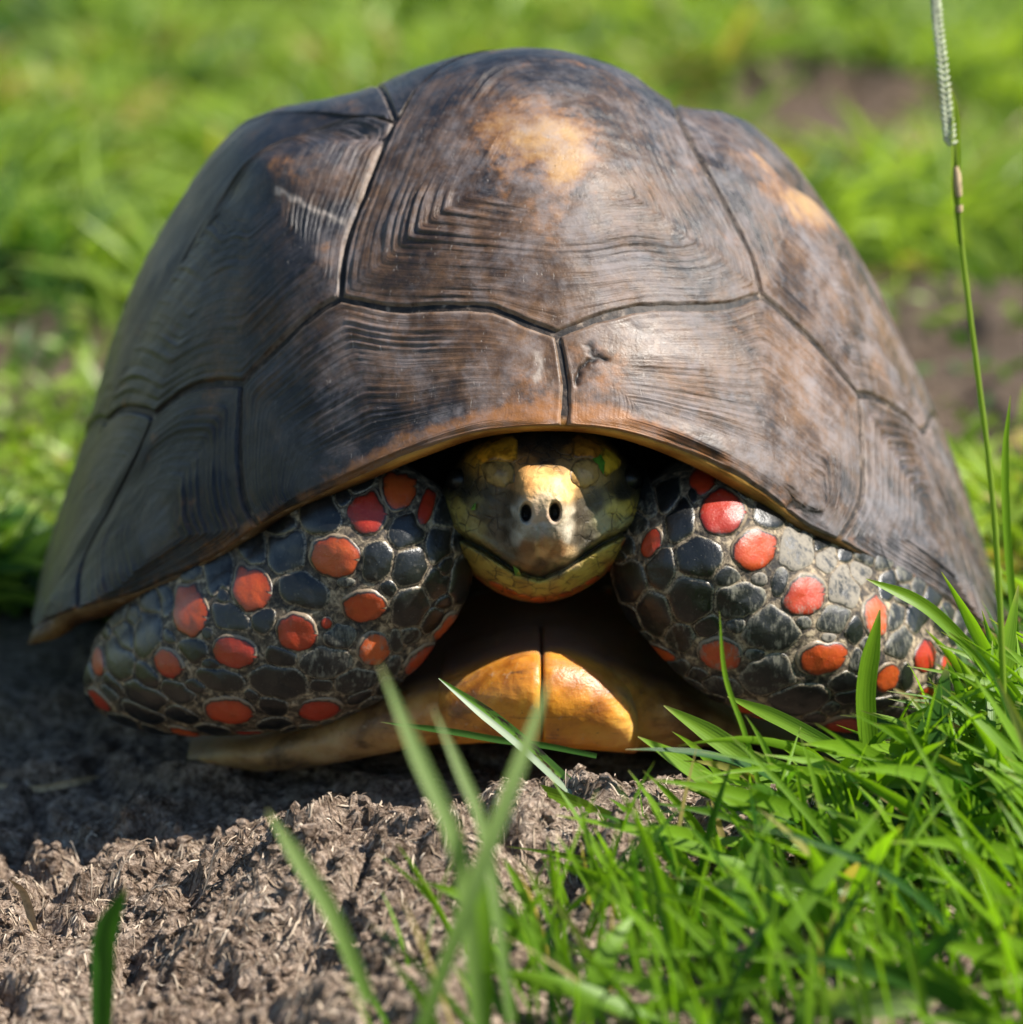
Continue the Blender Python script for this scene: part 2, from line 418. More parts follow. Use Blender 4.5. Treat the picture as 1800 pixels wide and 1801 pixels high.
def mat_soil():
    t = NT('soil')
    P = t.pos()
    mp = t.add('ShaderNodeMapping'); t.put(mp.inputs[0], P)
    mp.inputs['Rotation'].default_value = (0, 0, 0.5); mp.inputs['Scale'].default_value = (1, 2.2, 1.6)
    n1 = t.noise(mp.outputs[0], 130, 7, 0.72, 0.8)
    n2 = t.noise(P, 620, 6, 0.7, 0.4)
    n3 = t.noise(P, 22, 4, 0.6)
    f = t.math('ADD', t.math('MULTIPLY', n1, 0.5), t.math('ADD', t.math('MULTIPLY', n2, 0.35), t.math('MULTIPLY', n3, 0.15)))
    c = t.ramp(f, [(0.38, (0.032, 0.019, 0.011)), (0.46, (0.15, 0.104, 0.074)), (0.54, (0.34, 0.26, 0.20)), (0.66, (0.58, 0.47, 0.38))])
    far = t.attr('turf')
    g = t.ramp(t.noise(P, 8, 5, 0.65), [(0.35, (0.030, 0.050, 0.010)), (0.6, (0.075, 0.12, 0.018)), (0.75, (0.12, 0.13, 0.035))])
    c = t.mix(far, c, g)
    def vor(sc):
        vn = t.add('ShaderNodeTexVoronoi'); 
        wv = t.add('ShaderNodeVectorMath', operation='MULTIPLY_ADD'); nz_ = t.add('ShaderNodeTexNoise'); t.put(nz_.inputs['Vector'], P); nz_.inputs['Scale'].default_value = sc * 1.5; nz_.inputs['Detail'].default_value = 3
        t.put(wv.inputs[0], nz_.outputs['Color']); wv.inputs[1].default_value = (0.9 / sc,) * 3; t.put(wv.inputs[2], P)
        t.put(vn.inputs['Vector'], wv.outputs[0]); vn.inputs['Scale'].default_value = sc
        return vn.outputs['Distance'], vn.outputs['Color']
    v1, vc1 = vor(170); v2, vc2 = vor(430)
    tone = t.math('ADD', 0.95, t.math('MULTIPLY', t.sep(vc2)[0], 0.5))
    tn = t.add('ShaderNodeCombineColor')
    for i_ in range(3): t.put(tn.inputs[i_], tone)
    c = t.mix(1.0, c, tn.outputs[0], 'MULTIPLY')
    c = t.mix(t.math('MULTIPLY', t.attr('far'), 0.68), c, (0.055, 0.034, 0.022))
    h = t.math('ADD', t.math('MULTIPLY', n1, 0.9), t.math('MULTIPLY', n2, 0.6))
    h = t.math('SUBTRACT', h, t.math('ADD', t.math('MULTIPLY', v1, 0.9), t.math('MULTIPLY', v2, 0.45)))
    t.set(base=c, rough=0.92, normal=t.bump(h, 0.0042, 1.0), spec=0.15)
    return t.m

def mat_grass(name, base, tip, dark, dry=(0.32, 0.24, 0.10), trans=0.45, dryamt=0.1, vein=True):
    t = NT(name)
    al = t.attr('along'); ac = t.attr('across'); rnd = t.attr('rnd')
    c = t.mix(al, base, tip)
    c = t.mix(t.step(rnd, 0.45, 0.0), c, dark)
    c = t.mix(t.math('MULTIPLY', t.step(rnd, 1.0 - dryamt, 1.0 - dryamt + 0.02), 0.9), c, dry)
    tipd = t.math('MULTIPLY', t.step(al, 0.93, 1.0), 0.55)
    c = t.mix(tipd, c, (0.36, 0.30, 0.12))
    nrm = None
    if vein:
        w = t.math('SINE', t.math('MULTIPLY', ac, 42.0))
        nz = t.noise(t.xyz(t.math('MULTIPLY', ac, 6), t.math('MULTIPLY', al, 7), t.math('MULTIPLY', rnd, 90)), 1.0, 4, 0.6)
        c = t.mix(t.math('MULTIPLY', t.step(w, 0.2, 1.0), 0.06), c, t.mix(1.0, c, (1.5, 1.4, 1.3), 'MULTIPLY'))
        c = t.mix(t.math('MULTIPLY', t.step(nz, 0.45, 0.7), 0.35), c, t.mix(1.0, c, (0.55, 0.6, 0.5), 'MULTIPLY'))
        nrm = t.bump(t.math('ADD', t.math('MULTIPLY', w, 0.5), nz), 0.00015, 0.2)
    t.set(base=c, rough=0.42, spec=0.35)
    if nrm is not None: t.set(normal=nrm)
    tr = t.add('ShaderNodeBsdfTranslucent')
    t.put(tr.inputs[0], t.mix(1.0, c, (1.5, 1.55, 0.45), 'MULTIPLY'))
    mx = t.add('ShaderNodeMixShader'); mx.inputs[0].default_value = trans
    t.l.new(t.bsdf.outputs[0], mx.inputs[1]); t.l.new(tr.outputs[0], mx.inputs[2])
    t.l.new(mx.outputs[0], t.out.inputs[0])
    return t.m

def mat_fibre():
    t = NT('dry_fibre')
    rnd = t.attr('rnd')
    c = t.ramp(rnd, [(0.0, (0.055, 0.034, 0.020)), (0.4, (0.17, 0.12, 0.08)), (0.8, (0.33, 0.26, 0.19)), (1.0, (0.52, 0.43, 0.33))])
    t.set(base=c, rough=0.75, spec=0.25)
    return t.m

def mat_plain(name, c, rough=0.5, spec=0.5):
    t = NT(name); n = t.noise(t.pos(), 500, 4, 0.6)
    cc = t.mix(t.step(n, 0.4, 0.65), c, tuple(0.6 * x for x in c))
    t.set(base=cc, rough=rough, spec=spec, normal=t.bump(n, 0.0004, 0.4))
    return t.m

M_SCUTE = mat_scute(); M_SEAM = mat_seam(); M_SKIN = mat_skin(); M_HSC = mat_headscale(); M_PLAS = mat_plastron()
M_SOIL = mat_soil(); M_FIB = mat_fibre()
M_RED = [mat_scale('red_scale', 'red', 0), mat_scale('red_scale_dusty', 'red', 1)]
M_BLK = [mat_scale('black_scale', 'black', 0), mat_scale('black_scale_dusty', 'black', 1), mat_scale('black_scale_caked', 'black', 2)]
M_GRASS = mat_grass('grass_blade', (0.085, 0.190, 0.010), (0.165, 0.300, 0.016), (0.026, 0.090, 0.012), dryamt=0.06, trans=0.5)
M_PALE = mat_grass('pale_blade', (0.11, 0.20, 0.035), (0.24, 0.32, 0.12), (0.08, 0.16, 0.02), dryamt=0.0, trans=0.45)
M_TURF = mat_grass('turf_blade', (0.110, 0.190, 0.020), (0.275, 0.375, 0.062), (0.040, 0.100, 0.018), dryamt=0.10, trans=0.4, vein=False)
M_EYE = mat_plain('eye_black', (0.006, 0.005, 0.004), 0.35, 0.3)
M_DRY = mat_plain('dry_straw', (0.42, 0.31, 0.18), 0.6, 0.3)
M_SCRAP = mat_plain('leaf_scrap', (0.07, 0.20, 0.02), 0.4, 0.5)
M_STALK = mat_grass('stalk', (0.16, 0.26, 0.02), (0.26, 0.34, 0.05), (0.1, 0.2, 0.02), dryamt=0.0, vein=False)
M_SEED = mat_plain('seed_head', (0.55, 0.58, 0.40), 0.55, 0.3)

# ------------------------------------------------------------------ ground
def on_ground(px, py):
    for Y in np.arange(-24, 60, 0.1):
        p = at(px, py, Y)
        if p[2] <= ground_z(p[0], p[1]) + 0.12: return (px, py, Y)
    return (px, py, 5)

def tortoise_mask(x, y):
    return sstep(1.25, 0.9, np.sqrt((x / 13.0) ** 2 + ((y - 14) / 14.0) ** 2))

def ground_z(x, y, detail=True):
    x = np.asarray(x, float); y = np.asarray(y, float)
    near = np.exp(-((x / 26) ** 2 + ((y + 5) / 24) ** 2) ** 2)
    z = -0.95 + 0 * x
    ridge = np.exp(-((y + 6.0 - 0.12 * x) / 3.6) ** 2)
    z = z + 1.45 * ridge * sstep(-13, -2, x) + 0.35 * ridge * sstep(-20, -12, x)
    z = z + 0.5 * sstep(-8, -16, y)
    z = z - 2.1 * sstep(-3.5, -12.5, x + 0.25 * (y + 4)) * sstep(22, 6, y) * sstep(-60, -24, x)
    z = z - 0.25 * np.exp(-(((x + 9) / 5) ** 2 + ((y - 0) / 4) ** 2))
    z = z + near * 0.75 * fbm(x / 4.2, y / 4.2, 3, 2)
    far = 1 - near
    z = z + far * (1.1 * fbm(x / 38, y / 38, 11, 3) + 0.35 * fbm(x / 5, y / 5, 8, 2))
    # mole hill of crumbly earth behind the tortoise, and a lower one beside it
    m = np.exp(-(((x - 19) / 9.0) ** 2 + ((y - 132) / 9.0) ** 2) ** 1.3)
    z = z + m * (4.2 + 2.2 * fbm(x / 4, y / 4, 21, 3))
    z = z - 2.5 * np.exp(-(((x - 22) / 6) ** 2 + ((y - 114) / 6) ** 2))
    m2 = np.exp(-(((x - 31) / 9) ** 2 + ((y - 72) / 7) ** 2))
    z = z + bare(x, y) * far * (0.9 * fbm(x / 3.2, y / 3.2, 25, 3, 0.6))
    z = z + m2 * (1.2 + 0.7 * fbm(x / 2.5, y / 2.5, 23, 3))
    if detail:
        wx = x + 0.5 * perlin(x / 1.7, y / 1.7, 51); wy = y + 0.5 * perlin(x / 1.7, y / 1.7, 52)
        clod = np.abs(perlin(wx / 1.9, wy / 1.9, 31))
        z = z + near * (0.5 * (0.33 - clod) + 0.22 * fbm(wx / 0.95, wy / 0.75, 41, 3, 0.6))
        for sc_, am, sd_ in ((4.6, 1.15, 701), (1.5, 0.16, 703), (0.5, 0.08, 705)):
            f1, e_, idv = cells(wx / sc_ + 0.25 * perlin(x / sc_ * 2, y / sc_ * 2, sd_), wy / sc_ * 1.25 + 0.25 * perlin(x / sc_ * 2, y / sc_ * 2, sd_ + 5), sd_)
            z = z + near * am * (np.minimum(e_, 0.28) / 0.28 * (0.55 + 0.45 * idv) - 0.55)
        rid = 1 - np.abs(perlin(wx / 0.42 + 3, wy / 0.6, 61)) * 2
        z = z + near * 0.07 * rid + near * 0.045 * perlin(wx / 0.17, wy / 0.2, 62)
    tm = tortoise_mask(x, y)
    z = np.where(tm > 0, z * (1 - tm) + np.minimum(z, -1.2 + 0.3 * perlin(x / 2, y / 2, 5)) * tm, z)
    return z

def bare(x, y):
    """1 where the earth is bare"""
    n = fbm(x / 14, y / 14, 71, 3)
    yy = y + 7 * n + 4 * fbm(x / 5, y / 6, 72, 2)
    b = sstep(42, 54, yy + np.where(x > 8, 10, 0)) * sstep(90, 78, yy + np.where(x > 8, 0, 8)) * np.where(x > 8, 0.93, 0.82)
    b = np.maximum(b, np.exp(-(((x - 19) / 12) ** 2 + ((y - 120) / 20) ** 2) ** 2))
    b = np.maximum(b, 0.75 * np.exp(-(((x - 30) / 9) ** 2 + ((y - 120) / 10) ** 2)))
    return b

def axis(lo_d, hi_d, step, lo, hi, grow):
    a = list(np.arange(lo_d, hi_d + 1e-6, step))
    d = step
    while a[-1] < hi: d *= grow; a.append(a[-1] + d)
    d = step; b = [lo_d]
    while b[-1] > lo: d *= grow; b.append(b[-1] - d)
    return np.array(b[1:][::-1] + a)

gx = axis(-19, 19, 0.085, -40000, 40000, 1.09)
gy = axis(-21, 6, 0.085, -12000, 60000, 1.06)
GX, GY = np.meshgrid(gx, gy)
GZ = ground_z(GX, GY)
turf = np.clip(sstep(16, 40, np.hypot(GX * 0.9, (GY + 4))) * (1 - bare(GX, GY)), 0, 1)
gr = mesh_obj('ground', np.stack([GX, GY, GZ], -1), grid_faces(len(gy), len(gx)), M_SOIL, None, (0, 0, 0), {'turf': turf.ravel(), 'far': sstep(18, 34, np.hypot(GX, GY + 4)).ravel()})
tag(gr, 'crumbly grey brown soil with turf beyond', kind='structure')

# ------------------------------------------------------------------ tortoise
tort = empty('tortoise', (0, 12, -0.9), 'dark domed tortoise withdrawn into its shell with red spotted forelimbs', 'tortoise')

# --- carapace: front rim curve F, main arch M, rear rim B, lofted by Bezier lines
RIM = [(62,1100,9.5),(137,1068,6.5),(262,1035,4.6),(380,978,3.2),(475,910,2.2),(560,870,1.4),(635,837,.9),(735,794,.4),(850,758,.1),
       (985,748,0),(1106,762,.2),(1233,807,.6),(1342,866,1.2),(1422,925,1.9),(1479,951,2.5),(1564,1001,3.6),(1658,1053,5),(1736,1107,7),(1762,1085,9.5)]
ARC = [(58,1090,15),(85,985,15),(150,765,15),(225,560,15),(300,420,14.5),(390,282,14),(470,215,13.2),(610,172,12.2),(760,115,11.3),
       (925,88,11),(1070,117,11.3),(1190,185,12),(1300,225,13.2),(1390,315,14),(1480,430,14.5),(1570,590,15),(1655,750,15),(1725,960,15),(1764,1078,15)]
NS = len(RIM) - 1
SI = np.arange(NS + 1)
RIM = np.array(RIM, float); ARC = np.array(ARC, float)
Fp = at(RIM[:, 0], RIM[:, 1], RIM[:, 2])
Mp = at(ARC[:, 0], ARC[:, 1], ARC[:, 2])
Bp = Fp.copy(); Bp[:, 0] *= 0.96; Bp[:, 1] = 29.5 - 0.85 * Fp[:, 1]; Bp[:, 2] = np.minimum(Fp[:, 2], 3.2) * 0.6 + 1.0

def shell(s, v):
    s = np.asarray(s, float); v = np.asarray(v, float)
    F = crom(SI, Fp, s); M = crom(SI, Mp, s); B = crom(SI, Bp, s)
    V = M - CAM; V /= np.linalg.norm(V, axis=-1, keepdims=True)
    u = np.clip(v, 0, 1)[..., None]
    L1 = np.linalg.norm(M - F, axis=-1, keepdims=True)
    dirv = (M - F); dirv[..., 1] *= 0.42
    P1 = F + dirv * 0.36
    P2 = M - V * (0.50 * np.abs(M[..., 1:2] - F[..., 1:2]))
    a = (1-u)**3 * F + 3*(1-u)**2*u * P1 + 3*(1-u)*u**2 * P2 + u**3 * M
    w = np.clip(v - 1, 0, 1)[..., None]
    Q1 = M + V * (0.50 * np.abs(B[..., 1:2] - M[..., 1:2]))
    dq = (M - B); dq[..., 1] *= 0.45
    Q2 = B + dq * 0.42
    b = (1-w)**3 * M + 3*(1-w)**2*w * Q1 + 3*(1-w)*w**2 * Q2 + w**3 * B
    return np.where(v[..., None] <= 1, a, b)

def shell_n(s, v):
    e = 0.02
    s1 = np.clip(s + e, 0, NS); s0 = np.clip(s - e, 0, NS)
    v1 = np.clip(v + e * 0.5, 0, 2); v0 = np.clip(v - e * 0.5, 0, 2)
    a = shell(s1, v) - shell(s0, v); b = shell(s, v1) - shell(s, v0)
    n = np.cross(a, b)
    n /= np.linalg.norm(n, axis=-1, keepdims=True) + 1e-12
    return n

# inverse of the front half: elevation point -> (s, v)
gs, gv = np.meshgrid(np.linspace(0, NS, 361), np.linspace(0, 1.0, 201), indexing='ij')
gpx, gpy = project(shell(gs, gv))
def inv(px, py):
    k = np.argmin((gpx - px) ** 2 + (gpy - py) ** 2)
    i, j = np.unravel_index(k, gpx.shape)
    s, v = gs[i, j], gv[i, j]
    for _ in range(6):
        e = 1e-3
        P = np.array(project(shell(np.array([s, s + e, s]), np.array([v, v, v - e]))))
        J = np.array([[(P[0,1]-P[0,0])/e, (P[0,0]-P[0,2])/e], [(P[1,1]-P[1,0])/e, (P[1,0]-P[1,2])/e]])
        r = np.array([px - P[0,0], py - P[1,0]])
        try: d = np.linalg.solve(J, r)
        except np.linalg.LinAlgError: break
        d = np.clip(d, -0.1, 0.1)
        s = min(max(s + d[0], 0), NS); v = min(max(v + d[1], 0), 1.0)
    return (s, v)

I = lambda pts: [inv(*p) for p in pts]
RIMS = lambda a, b: [(s, 0.0) for s in np.linspace(a, b, 14)]
front_v1 = I([(598,525),(700,543),(810,540),(870,545),(930,570),(980,588)])
front_v1r = I([(980,588),(1040,565),(1110,545),(1200,540),(1290,535),(1340,520)])
v1_left = I([(598,525),(610,430),(650,320),(696,212)])
v1_right = I([(1340,520),(1325,460),(1280,370),(1230,280),(1195,214)])
v1_back = [v1_right[-1], (10.4, 1.03), (9.2, 1.05), (8.3, 1.0), v1_left[-1]]
mid = I([(980,588),(992,650),(995,700)]) + [(9.06, 0.0)]
c1m_l = I([(598,525),(500,600),(425,675)])
c1m_r = I([(1340,520),(1420,590),(1510,695)])
m12_l = I([(425,675),(421,780),(428,874)]) + [(3.75, 0.0)]
m12_r = I([(1510,695),(1516,800),(1514,880)]) + [(14.0, 0.0)]
c1m2_l = I([(425,675),(345,680),(270,730)])
c1m3_l = I([(270,730),(215,720),(186,742)])
c1m2_r = I([(1510,695),(1540,700),(1600,735)])
c1m3_r = I([(1600,735),(1628,758)]) + [(15.9, 0.97)]
m23_l = I([(270,730),(240,800),(190,900),(143,1000)]) + [(1.0, 0.0)]
m23_r = I([(1600,735),(1640,830),(1690,960)]) + [(17.0, 0.0)]
c12_l = I([(696,212),(640,203),(560,228),(480,270),(405,338),(350,415),(300,510),(250,615),(210,690),(186,742)])
c12_r = I([(1195,214),(1260,262),(1330,300),(1385,328)]) + [(13.9, 1.0), (15.0, 1.02), (15.9, 0.97)]
R = lambda L: list(reversed(L))

flat_l = I([(598,525),(690,535),(790,536),(880,538),(980,543)]); flat_r = I([(980,543),(1080,540),(1200,535),(1290,530),(1340,520)])
flat_l2 = I([(598,525),(690,552),(790,560),(880,566),(980,588)]); flat_r2 = I([(980,588),(1080,566),(1200,552),(1290,540),(1340,520)])
# outline (closed, corner lists), growth centre, radial/segment counts
scutes = []
def scute(outline, centre, nr, ns, label=None, bulge=0.2, ridge=0.03, nring=18, core=(0.02, 0.02), inner=None):
    scutes.append(dict(core=core, inner=inner, o=outline, c=centre, nr=nr, ns=ns, label=label, bulge=bulge, ridge=ridge, nring=nring))
scute([front_v1, front_v1r, v1_right, v1_back, R(v1_left)], inv(975, 300), 130, 380, None, 0.25, 0.085, 16, (0.16, 0.12), [flat_l, flat_r, v1_right, v1_back, R(v1_left)])
scute([c1m_l, m12_l, RIMS(3.75, 9.06), R(mid), R(front_v1)], inv(690, 795), 120, 320, None, 0.10, 0.065, 20, (0.62, 0.05), [c1m_l, m12_l, RIMS(3.75, 9.06), R(mid), R(flat_l2)])
scute([R(front_v1r), mid, RIMS(9.06, 14.0), R(m12_r), R(c1m_r)], inv(1310, 815), 120, 320, None, 0.10, 0.08, 20, (0.55, 0.05), [R(flat_r2), mid, RIMS(9.06, 14.0), R(m12_r), R(c1m_r)])
scute([v1_left, c12_l, R(c1m3_l), R(c1m2_l), R(c1m_l)], inv(470, 330), 110, 300, None, 0.40, 0.06, 18, (0.15, 0.15))
scute([c1m_r, c1m2_r, c1m3_r, R(c12_r), R(v1_right)], inv(1395, 365), 110, 300, None, 0.30, 0.05, 18, (0.15, 0.15))
scute([m12_l, RIMS(3.75, 1.0), R(m23_l), R(c1m2_l)], inv(275, 935), 90, 240, None, 0.12, 0.10, 12, (0.1, 0.3))
scute([c1m2_r, m23_r, RIMS(17.0, 14.0), R(m12_r)], inv(1640, 935), 90, 240, None, 0.12, 0.10, 12, (0.1, 0.3))
scute([m23_l, [(1.0, 0), (0.5, 0), (0.0, 0.0)], [(0.0, 0.0), (0.0, 0.4), (0.0, 0.95)], [(0, .95), (0.6, 0.97), (1.2, 0.97), c1m3_l[-1]], R(c1m3_l)], (0.75, 0.45), 50, 160, None, 0.1, 0.05, 10)
scute([[c1m3_r[-1], (16.6, 0.97), (17.4, 0.97), (18, 0.95)], [(18, .95), (18, 0.4), (18, 0.0)], [(18, 0), (17.5, 0), (17.0, 0)], R(m23_r), c1m3_r], (17.25, 0.45), 50, 160, None, 0.1, 0.05, 10)
# rear: vertebrals, costals and marginals beyond the arch
vb = [1.04, 1.22, 1.42, 1.62, 1.84]
def lerp_line(a, b, n=5): return [(a[0] + (b[0]-a[0])*i/(n-1), a[1] + (b[1]-a[1])*i/(n-1)) for i in range(n)]
vl = [v1_left[-1], (7.2, 1.22), (7.2, 1.42), (7.2, 1.62), (7.6, 1.84)]
vr = [v1_right[-1], (10.9, 1.22), (10.9, 1.42), (10.9, 1.62), (10.6, 1.84)]
for k in range(4):
    fr = R(v1_back) if k == 0 else lerp_line(vl[k], vr[k])
    scute([fr, lerp_line(vr[k], vr[k+1]), lerp_line(vr[k+1], vl[k+1]), lerp_line(vl[k+1], vl[k])], (9.1, (vb[k] + vb[k+1]) / 2 + 0.02), 30, 120, None, 0.12, 0.04, 12)
cl = [c1m3_l[-1], (1.7, 1.28), (1.7, 1.52), (2.2, 1.84)]
cr = [c1m3_r[-1], (16.3, 1.28), (16.3, 1.52), (15.8, 1.84)]
vli = [vl[0], (7.2, 1.32), (7.2, 1.54), vl[4]]
vri = [vr[0], (10.9, 1.32), (10.9, 1.54), vr[4]]
for k in range(3):
    a = c12_l if k == 0 else lerp_line(vli[k], cl[k])
    scute([a, lerp_line(cl[k], cl[k+1]), lerp_line(cl[k+1], vli[k+1]), lerp_line(vli[k+1], vli[k])], (4.6, [1.12, 1.42, 1.68][k]), 34, 140, None, 0.4, 0.04, 12)
    a = c12_r if k == 0 else lerp_line(vri[k], cr[k])
    scute([lerp_line(vri[k], vri[k+1]), lerp_line(vri[k+1], cr[k+1]), lerp_line(cr[k+1], cr[k]), R(a)], (13.3, [1.14, 1.42, 1.68][k]), 34, 140, None, 0.4, 0.04, 12)
sv = [0.95, 1.2, 1.45, 1.7, 2.0]
for k in range(4):
    lin_ = [c1m3_l[-1], (1.7, 1.2), (1.7, 1.45), (1.9, 1.7), (2.2, 1.84)]
    rin_ = [c1m3_r[-1], (16.3, 1.2), (16.3, 1.45), (16.1, 1.7), (15.8, 1.84)]
    lo = [(0, .95), (0, 1.2), (0, 1.45), (0, 1.7), (1.5, 2.0)]; ro = [(18, .95), (18, 1.2), (18, 1.45), (18, 1.7), (16.5, 2.0)]
    ex = [(0, 2.0)] if k == 3 else []
    scute([lerp_line(lin_[k], lo[k]), lerp_line(lo[k], (ex + [lo[k+1]])[0]) + (lerp_line((0, 2.0), lo[k+1]) if ex else []), lerp_line(lo[k+1], lin_[k+1]), lerp_line(lin_[k+1], lin_[k])], (0.85, (sv[k] + sv[k+1]) / 2), 20, 90, None, 0.1, 0.04, 8)
    ex = [(18, 2.0)] if k == 3 else []
    scute([lerp_line(rin_[k], rin_[k+1]), lerp_line(rin_[k+1], ro[k+1]), (lerp_line(ro[k+1], (18, 2.0)) if ex else []) + lerp_line((ex + [ro[k+1]])[0], ro[k]), lerp_line(ro[k], rin_[k])], (17.15, (sv[k] + sv[k+1]) / 2), 20, 90, None, 0.1, 0.04, 8)
bi = [2.2, 4.6, 7.6, 10.6, 13.3, 15.8]; bo = [1.5, 4.3, 7.4, 10.7, 13.7, 16.5]
for k in range(5):
    scute([lerp_line((bi[k], 1.84), (bi[k+1], 1.84)), lerp_line((bi[k+1], 1.84), (bo[k+1], 2.0)), lerp_line((bo[k+1], 2), (bo[k], 2)), lerp_line((bo[k], 2), (bi[k], 1.84))], ((bi[k] + bi[k+1]) / 2, 1.93), 20, 90, None, 0.1, 0.04, 8)

# base shell (dark seams, amber lip)
bs, bv = np.meshgrid(np.linspace(0, NS, 150), np.concatenate([np.linspace(0, 0.1, 8)[:-1], np.linspace(0.1, 1.9, 90), np.linspace(1.9, 2, 6)[1:]]), indexing='ij')
P0 = shell(bs, bv); N0 = shell_n(bs, bv)
sgn = np.sign((N0[75, 50] @ np.array([0, -0.3, 1.0])))
OUTS = sgn
N0 = N0 * sgn
outer = P0 - N0 * 0.07
inner = P0 - N0 * (0.34 + 0.3 * (1 - np.minimum(np.minimum(bv, 2 - bv) / 0.2, 1))[..., None])
ni, nj = bs.shape
f = grid_faces(ni, nj); off = ni * nj
lp = [i * nj for i in range(ni)] + [(ni-1) * nj + j for j in range(1, nj)] + [i * nj + nj - 1 for i in range(ni-2, -1, -1)] + [j for j in range(nj-2, 0, -1)]
side = [(lp[k], lp[(k+1) % len(lp)], lp[(k+1) % len(lp)] + off, lp[k] + off) for k in range(len(lp))]
# rounded lip: bulge the loop midway
Vb = np.concatenate([outer.reshape(-1, 3), inner.reshape(-1, 3)])
Fb = np.concatenate([f, f[:, ::-1] + off, np.array(side)])
lip = (np.concatenate([sstep(0.03, 0.0, np.minimum(bv, 2 - bv)).ravel(), sstep(0.16, 0.0, np.minimum(bv, 2 - bv)).ravel()]))
fade = np.tile((sstep(4.5, 6.5, bs) * sstep(13.5, 11.5, bs)).ravel(), 2)
lip = lip * (0.22 + 0.78 * fade)
carap = mesh_obj('carapace', Vb, Fb, M_SEAM, tort, (0, 14, 6), {'lip': lip})

def resample(outline, n, counts=None):
    used = []
    segs = []
    for L in outline:
        L = np.array(L, float)
        if len(L) < 2: continue
        t = np.arange(len(L))
        tt = np.linspace(0, len(L) - 1, 60)
        Pc = crom(t, L, tt) if len(L) > 2 else np.stack([np.interp(tt, t, L[:, 0]), np.interp(tt, t, L[:, 1])], -1)
        segs.append(Pc)
    # allot samples by real length; every corner keeps a sample
    lens = [np.linalg.norm(np.diff(shell(p[:, 0], p[:, 1]), axis=0), axis=1).sum() for p in segs]
    out = []
    for q_, (p, l) in enumerate(zip(segs, lens)):
        k = counts[q_] if counts else max(3, int(round(n * l / sum(lens))))
        used.append(k)
        w = np.concatenate([[0], np.cumsum(np.linalg.norm(np.diff(shell(p[:, 0], p[:, 1]), axis=0), axis=1))])
        q = np.linspace(0, w[-1], k + 1)[:-1]
        out.append(np.stack([np.interp(q, w, p[:, 0]), np.interp(q, w, p[:, 1])], -1))
    return np.concatenate(out), sum(lens), used

